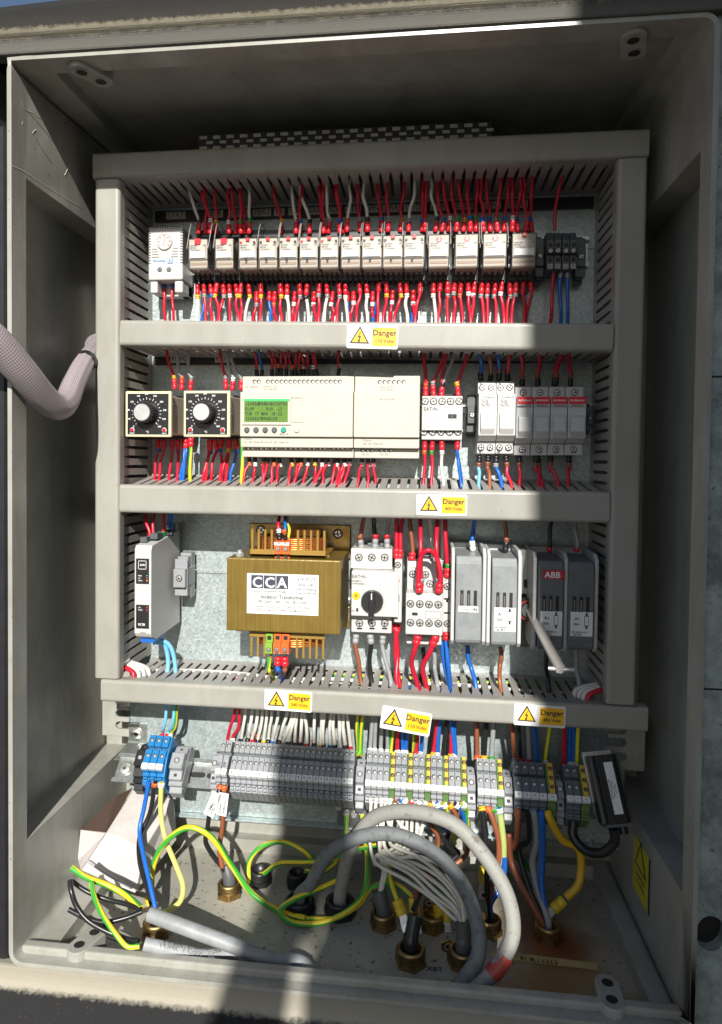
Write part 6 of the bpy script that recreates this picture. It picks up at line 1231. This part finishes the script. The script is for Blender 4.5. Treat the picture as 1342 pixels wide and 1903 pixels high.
# earth wires on the floor
E1=[('bright green and yellow wire in a long arch from the carton to the black glands',[(281,1652,-.100),(285,1610,-.105),(305,1568,-.108),(348,1538,-.110),(392,1555,-.108),(430,1608,-.100),(470,1662,-.098),(525,1696,-.105),(568,1706,-.112)],.0034),
 ('green and yellow wire bowed up from a crimp by the back gland',[(463,1640,-.060),(466,1600,-.055),(488,1572,-.052),(528,1563,-.050),(562,1580,-.055),(586,1602,-.055)],.0028),
 ('green and yellow wire running right out of the back gland',[G['i']+Z*.01,(492,1622,-.052),(520,1606,-.060),(570,1602,-.065),(620,1596,-.070),(662,1580,-.070),(700,1570,-.070)],.0028),
 ('green and yellow wire looping in front of the big black glands',[(640,1628,-.080),(600,1648,-.090),(545,1672,-.105),(521,1694,-.112),(545,1715,-.118),(600,1714,-.118),(650,1690,-.110),(678,1655,-.095),(683,1600,-.075),(676,1540,-.055),(673,1515,-.045)],.0030),
 ('green and yellow wire curving back under the white bundle',[(570,1708,-.112),(625,1706,-.112),(668,1680,-.100),(690,1650,-.090),(730,1642,-.095),(765,1665,-.105),(772,1682,-.110)],.0030),
 ('green and yellow wire hanging straight from the earth bar',[(645,1515,-.040),(640,1560,-.050),(625,1600,-.055),(598,1620,-.060),(566,1618,-.065)],.0026),
 ('green and yellow wire down to the left yellow lug',[(736,1570,-.085),(722,1610,-.090),(728,1645,-.105),(742,1680,-.120)],.0030),
 ('green wire down to the hidden gland lugs',[(815,1610,-.080),(812,1650,-.085),(814,1690,-.095)],.0028),
 ('dark green wire arched behind the right cables',[(920,1570,-.050),(960,1590,-.045),(990,1625,-.045),(1002,1660,-.060)],.0028)]
CN[M('deep_green_pvc',(.02,.16,.03),.38)]='green'
for l,p,r in E1: wire(l,'loose earth wires on the cabinet floor',p,MATS['deep_green_pvc'] if ('dark green' in l or l.startswith('green wire')) else YEL,r=r,sub=7)
def lugring(px0,py0,px1,py1,y0,y1_,label,m=None):
    a=U(px0,py0,y0); c=U(px1,py1,y1_); d=(c-a); L_=d.length; d.normalize(); t=thing('ring_lug',label,'cable lug',a,'yellow crimp lugs'); b=MB(CAUT); b.lathe([(0,.0052),(.001,.0058),(L_*.45,.0058),(L_*.5,.0052),(L_*.55,.0060),(L_,.0058)],a,d,M('lug_yellow',(.66,.47,.02),.35),14); b.build('crimp_sleeve',t)
    n=Vector((0,-1,.3)).normalized(); s=d.cross(n).normalized(); b=MB(SILVER); b.prism([(-.0035,0),(.0035,0),(.0055,.010),(.0055,.018),(-.0055,.018),(-.0055,.010)],c,s,d,n*.0012,SILVER); b.ring(c+d*.013+n*.0014,.0022,.0048,STEEL,18,s,d); b.disc(c+d*.013+n*.0013,.0022,HOLE,12,s,d); b.build('ring_tongue',t)
lugring(738,1672,748,1700,-.118,-.124,'yellow crimp lug, left one of the front pair'); lugring(769,1668,771,1698,-.116,-.122,'yellow crimp lug, right one of the front pair'); lugring(813,1680,816,1712,-.092,-.098,'yellow crimp lug behind the white bundle, left of two'); lugring(829,1680,830,1712,-.092,-.098,'yellow crimp lug behind the white bundle, right of two')
lugring(1048,1672,1028,1690,-.085,-.090,'yellow crimp lug on the thick yellow wire'); lugring(900,1612,899,1640,-.045,-.048,'yellow crimp lug low behind the outer arch'); lugring(278,1665,282,1686,-.098,-.100,'yellow crimp lug half hidden by the carton'); lugring(1001,1650,1003,1676,-.062,-.066,'yellow crimp lug behind the blue wire by the rusty gland')
# brass earth tags leaning on glands
for (px,py,gk,l) in ((706,1668,'c','tall brass earth tag behind the centre left gland'),(768,1735,'d','brass earth tag standing behind the front gland'),(833,1755,'f','bent brass earth tag left of the white bundle gland'),(804,1672,'e','brass earth tag at the hidden gland')):
    g_=G[gk]; a=g_+Vector((-.004,.012,.005)); c=U(px-6,py,g_.y+.006); d=(c-a); L_=d.length; d.normalize(); n=Vector((0,-1,.2)); n=(n-d*n.dot(d)).normalized(); s=d.cross(n); b=MB(BRASS); b.prism([(-.007,0),(.007,0),(.006,L_*.7),(.0065,L_),(.0,L_+.006),(-.0065,L_),(-.006,L_*.7)],a,s,d,n*.0015,BRASS); b.ring(a+d*(L_-.003)+n*.0018,.0022,.0042,STEEL,16,s,d); b.disc(a+d*(L_-.003)+n*.0017,.0022,HOLE,12,s,d); tag(b.build('earth_tag',None,origin=a,bevel=.0004),l,'earth tag','brass earth tags')
# white bundle
wb=[]
for k in range(8):
    o_=0; e_=.004*math.sin(k*2.1); J=lambda:rr(-5,5)
    P=[U(690+10.5*k*.9,1482,-.080),U(690+8*k,1525,-.085),U(690+7*k,1566-1*k,-.090+e_),U(706+6*k+J(),1602-5*k+J(),-.100+e_),U(752+5*k+J(),1637-8*k+J(),-.116+e_),U(802+5*k+J(),1668-8*k+J(),-.130+e_),U(838+4*k,1697-5*k,-.138+e_),U(856+1.4*k,1718,-.142+e_*.5)]
    if k in (1,4,6): P[2]=U(697+12*k,1560,-.085); P[3]=U(706+3*k,1592,-.098+e_)
    wire('white wire in the bundle swept to the right gland, %s strand'%ORD[k],'white bundle strands',P,BWHITE,r=.0020,sub=7,ring=[WINK,WINK,WINK,WINK,WINK,BROWN,BLUE,WINK][k])
for k in range(5):
    P=[TP(752+14*k,-.022,.030),U(748+10*k,1520,-.080),U(742+9*k,1560,-.080),U(722+6*k,1590,-.085),U(700+3*k,1608-2*k,-.090),U(695+2*k,1598-3*k,-.094),U(703+4*k,1590-2*k,-.096),U(712+2*k,1612,-.098),U(706+k,1656,-.100)]
    wire('white wire looped back to the centre left gland, %s strand'%ORD[k],'white looped strands',P,BWHITE,r=.0021,sub=7,ring=[WINK,DRED,WINK,WINK,WINK][k])
# cores below the middle group right part
for k,(px,col,P) in enumerate(((801,BROWN,[(798,1495,-.080),(800,1530,-.070),(812,1560,-.06),(806,1600,-.06),(790,1625,-.070)]),(811,BLUE,[(815,1500,-.080),(820,1530,-.070),(838,1545,-.065)]),(823,YEL,[(828,1500,-.080),(835,1530,-.07),(845,1560,-.06)]),(834,BROWN,[(845,1510,-.082),(856,1535,-.072),(868,1560,-.065),(866,1590,-.062),(830,1615,-.070),(780,1640,-.10),(772,1700,-.14)]),(845,BLK,[(850,1500,-.080),(838,1540,-.066),(830,1570,-.062),(850,1590,-.060),(800,1630,-.075),(768,1690,-.14)]),(857,YEL,[(864,1500,-.080),(868,1530,-.066),(872,1560,-.058)]),(850,BLUE,[(858,1505,-.078),(866,1535,-.068),(872,1570,-.062)]))):
    wire('%s core below the middle terminal group, %s'%(CN[col],ORD[k]),'cores below the middle terminal group',[TP(px,-.022,.030)]+P,col,r=.0028,ring=[WARN,WINK,WINK,WARN,WINK,WINK,None][k])
for k,(px,col,rg,P) in enumerate(((895,BLK,WARN,[(897,1510,-.085),(902,1560,-.088),(905,1620,-.090),(906,1680,-.094)]),(905,BROWN,ORANGE,[(915,1520,-.085),(926,1560,-.085),(926,1600,-.085),(915,1640,-.085),(908,1690,-.090)]),(917,GREYW,GRN,[(925,1520,-.080),(930,1580,-.078),(922,1640,-.080),(908,1690,-.088)]),(927,BLUE,WINK,[(929,1510,-.082),(935,1560,-.080),(938,1610,-.078),(930,1650,-.080),(912,1680,-.088)]))):
    wire('%s core from the three grey terminals to the arch gland'%CN[col],'cores below the three grey terminals',[TP(px,-.022,.030)]+P+[G['g']+Z*.006],col,r=.0030,ring=rg)
P=[U(929,1512,-.0835),U(935,1560,-.0815),U(936,1590,-.080)]; b=MB(M('clear_yellow_sleeve',(.42,.50,.16),.35)); b.tube(P,.0037,None,10,5); tag(b.build('yellow_sleeve',None,origin=P[0]),'pale yellow-green sleeve slipped over the blue core','sleeve')
for k,(px,col,P) in enumerate(((962,BROWN,[(963,1520,-.080),(960,1560,-.070),(948,1575,-.066),(945,1550,-.068),(950,1600,-.070),(972,1650,-.085),(1000,1700,-.096)]),(976,BLK,[(980,1520,-.080),(982,1560,-.070),(965,1575,-.066),(968,1600,-.070),(985,1655,-.085),(1010,1710,-.096)]),(990,GREYW,[(994,1520,-.080),(998,1565,-.070),(990,1600,-.066),(998,1650,-.080),(1018,1710,-.097)]),(1004,BLUE,[(1007,1520,-.082),(1008,1580,-.078),(1006,1640,-.082),(1012,1685,-.090),(1018,1715,-.097)]))):
    wire('thick %s core looping down to the rusty gland'%CN[col],'thick cores from the slate terminals',[TP(px,-.022,.030)]+P+[G['h']+Z*.004],col,r=.0036,sub=8)
wire('thick yellow wire swinging right and down to a yellow lug','thick yellow wire',[TP(1019,-.022,.030),(1022,1520,-.085),(1045,1560,-.080),(1074,1575,-.075),(1080,1610,-.075),(1074,1645,-.080),(1052,1668,-.084)],OYEL,r=.0043,sub=8)
cable('short black cable hanging in a loop under the black driver',[(1066,1525,-.075),(1066,1555,-.080),(1090,1580,-.090),(1120,1586,-.100),(1142,1565,-.105),(1140,1540,-.106)],BLK,.0050)
for k,(col,dx) in enumerate(((LBLUE,-3),(YEL,3),(BROWN,0))): wire('thin %s core splaying from the black driver cable'%CN[col],'driver cable cores',[(1066,1524,-.075),(1066+dx,1510,-.074),(1070+dx*3,1500,-.074),(1078+dx*2,1485,-.076)],col,r=.0016)
# ================================================================ CARTON at the left
pf=UZ(251,1661,ZF); A=UZ(160,1622,ZF); 
bl=Vector((-.288,-.070,ZF+.001)); br=Vector((-.244,-.094,ZF+.001)); u=(br-bl).normalized(); back=Vector((-u.y,u.x,0)); 
tl=U(172,1560,bl.y+.004); tr=U(270,1578,br.y+.004); 
bb=[U(252,1462,-.012),U(322,1484,-.030)]; 
t=thing('cardboard_carton','torn white cardboard carton lying on the cabinet floor at the left','carton',bl)
p=U(160,1622,-.088); f0=U(150,1618,-.092); f1=U(251,1661,-.104); f2=U(268,1578,-.096); f3=U(197,1548,-.084)
b=MB(CARD); k0=Vector((0,.070,0)); g0=f0+k0-Z*.004; g1=U(330,1530,-.030)-Z*.02; g2=U(324,1484,-.030); g3=U(250,1464,-.018)
b.add([f0,f1,f2,f3,g0,g1,g2,g3],[(0,1,2,3),(1,5,6,2),(3,2,6,7),(0,3,7,4),(4,7,6,5),(0,4,5,1)],CARD); b.build('box_body',t,bevel=.0015,segs=2)
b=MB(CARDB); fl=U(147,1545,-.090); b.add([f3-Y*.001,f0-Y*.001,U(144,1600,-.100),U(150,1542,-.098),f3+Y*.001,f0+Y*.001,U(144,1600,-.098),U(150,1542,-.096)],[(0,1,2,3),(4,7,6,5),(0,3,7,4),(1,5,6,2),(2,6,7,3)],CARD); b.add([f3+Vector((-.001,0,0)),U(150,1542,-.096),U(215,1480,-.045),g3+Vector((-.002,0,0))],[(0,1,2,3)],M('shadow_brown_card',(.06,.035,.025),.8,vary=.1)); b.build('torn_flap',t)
P=[U(163,1600,-.0955),U(200,1625,-.101),U(245,1650,-.1065)]; wire('thin grey wire lying across the front of the white carton','carton wire',P,GREYW,r=.0016)
# ================================================================ BRAIDED HARNESS at the left
def harness():
    P=[U(-60,600,-.28),U(-10,635,-.262),U(40,690,-.235),U(78,735,-.205),U(106,757,-.180),U(124,745,-.160),U(138,712,-.140),U(156,676,-.112),U(172,655,-.082),U(184,646,-.055)]
    m=bpy.data.materials.new('braided_sleeve'); m.use_nodes=True; n=m.node_tree; bs=n.nodes['Principled BSDF']; bs.inputs['Roughness'].default_value=.4
    uv=n.nodes.new('ShaderNodeUVMap'); uv.uv_map='uv'; mp=n.nodes.new('ShaderNodeMapping'); mp.inputs['Rotation'].default_value=(0,0,.785); mp.inputs['Scale'].default_value=(1,1,1); ck=n.nodes.new('ShaderNodeTexChecker'); ck.inputs['Scale'].default_value=1.0
    ck.inputs[1].default_value=(.43,.385,.40,1); ck.inputs[2].default_value=(.22,.18,.195,1)
    n.links.new(uv.outputs[0],mp.inputs[0]); n.links.new(mp.outputs[0],ck.inputs['Vector']); n.links.new(ck.outputs[0],bs.inputs['Base Color'])
    bp=n.nodes.new('ShaderNodeBump'); bp.inputs['Strength'].default_value=.8; bp.inputs['Distance'].default_value=.001; n.links.new(ck.outputs['Fac'],bp.inputs['Height']); n.links.new(bp.outputs[0],bs.inputs['Normal'])
    b=MB(m); seg=40; Q=b.tube(P,.0165,m,seg,14)
    o=b.build('harness_sleeve',None,origin=P[3]); me=o.data; 
    # gentle ribs from the wires inside
    for i,v in enumerate(me.vertices[:len(Q)*seg]):
        ring=i//seg; an=2*math.pi*(i%seg)/seg; c=Q[ring]-P[3]; d=v.co-c; s=ring/len(Q); v.co=c+d*(.98-.44*s)*(1+.07*math.cos(an*9)*max(0,(s-.35)*1.6))
    uvl=me.uv_layers.new(name='uv')
    for poly in me.polygons:
        for li in poly.loop_indices:
            vi=me.loops[li].vertex_index; ring=vi//seg; k=vi%seg
            if k==0 and any(me.loops[l].vertex_index%seg==seg-1 for l in poly.loop_indices): k=seg
            uvl.data[li].uv=(k/seg*56, ring*1.5)
    tag(o,'thick pink-grey braided wiring sleeve sagging out of the left side of the cabinet','wiring harness')
    b=MB(BLACK); b.tube([U(158,673,-.1085),U(162,669,-.103)],.0118,BLACK,24,2); c=b.build('cable_tie',o)
harness()

for o in bpy.data.objects:
    if 'o0' in o: del o['o0']
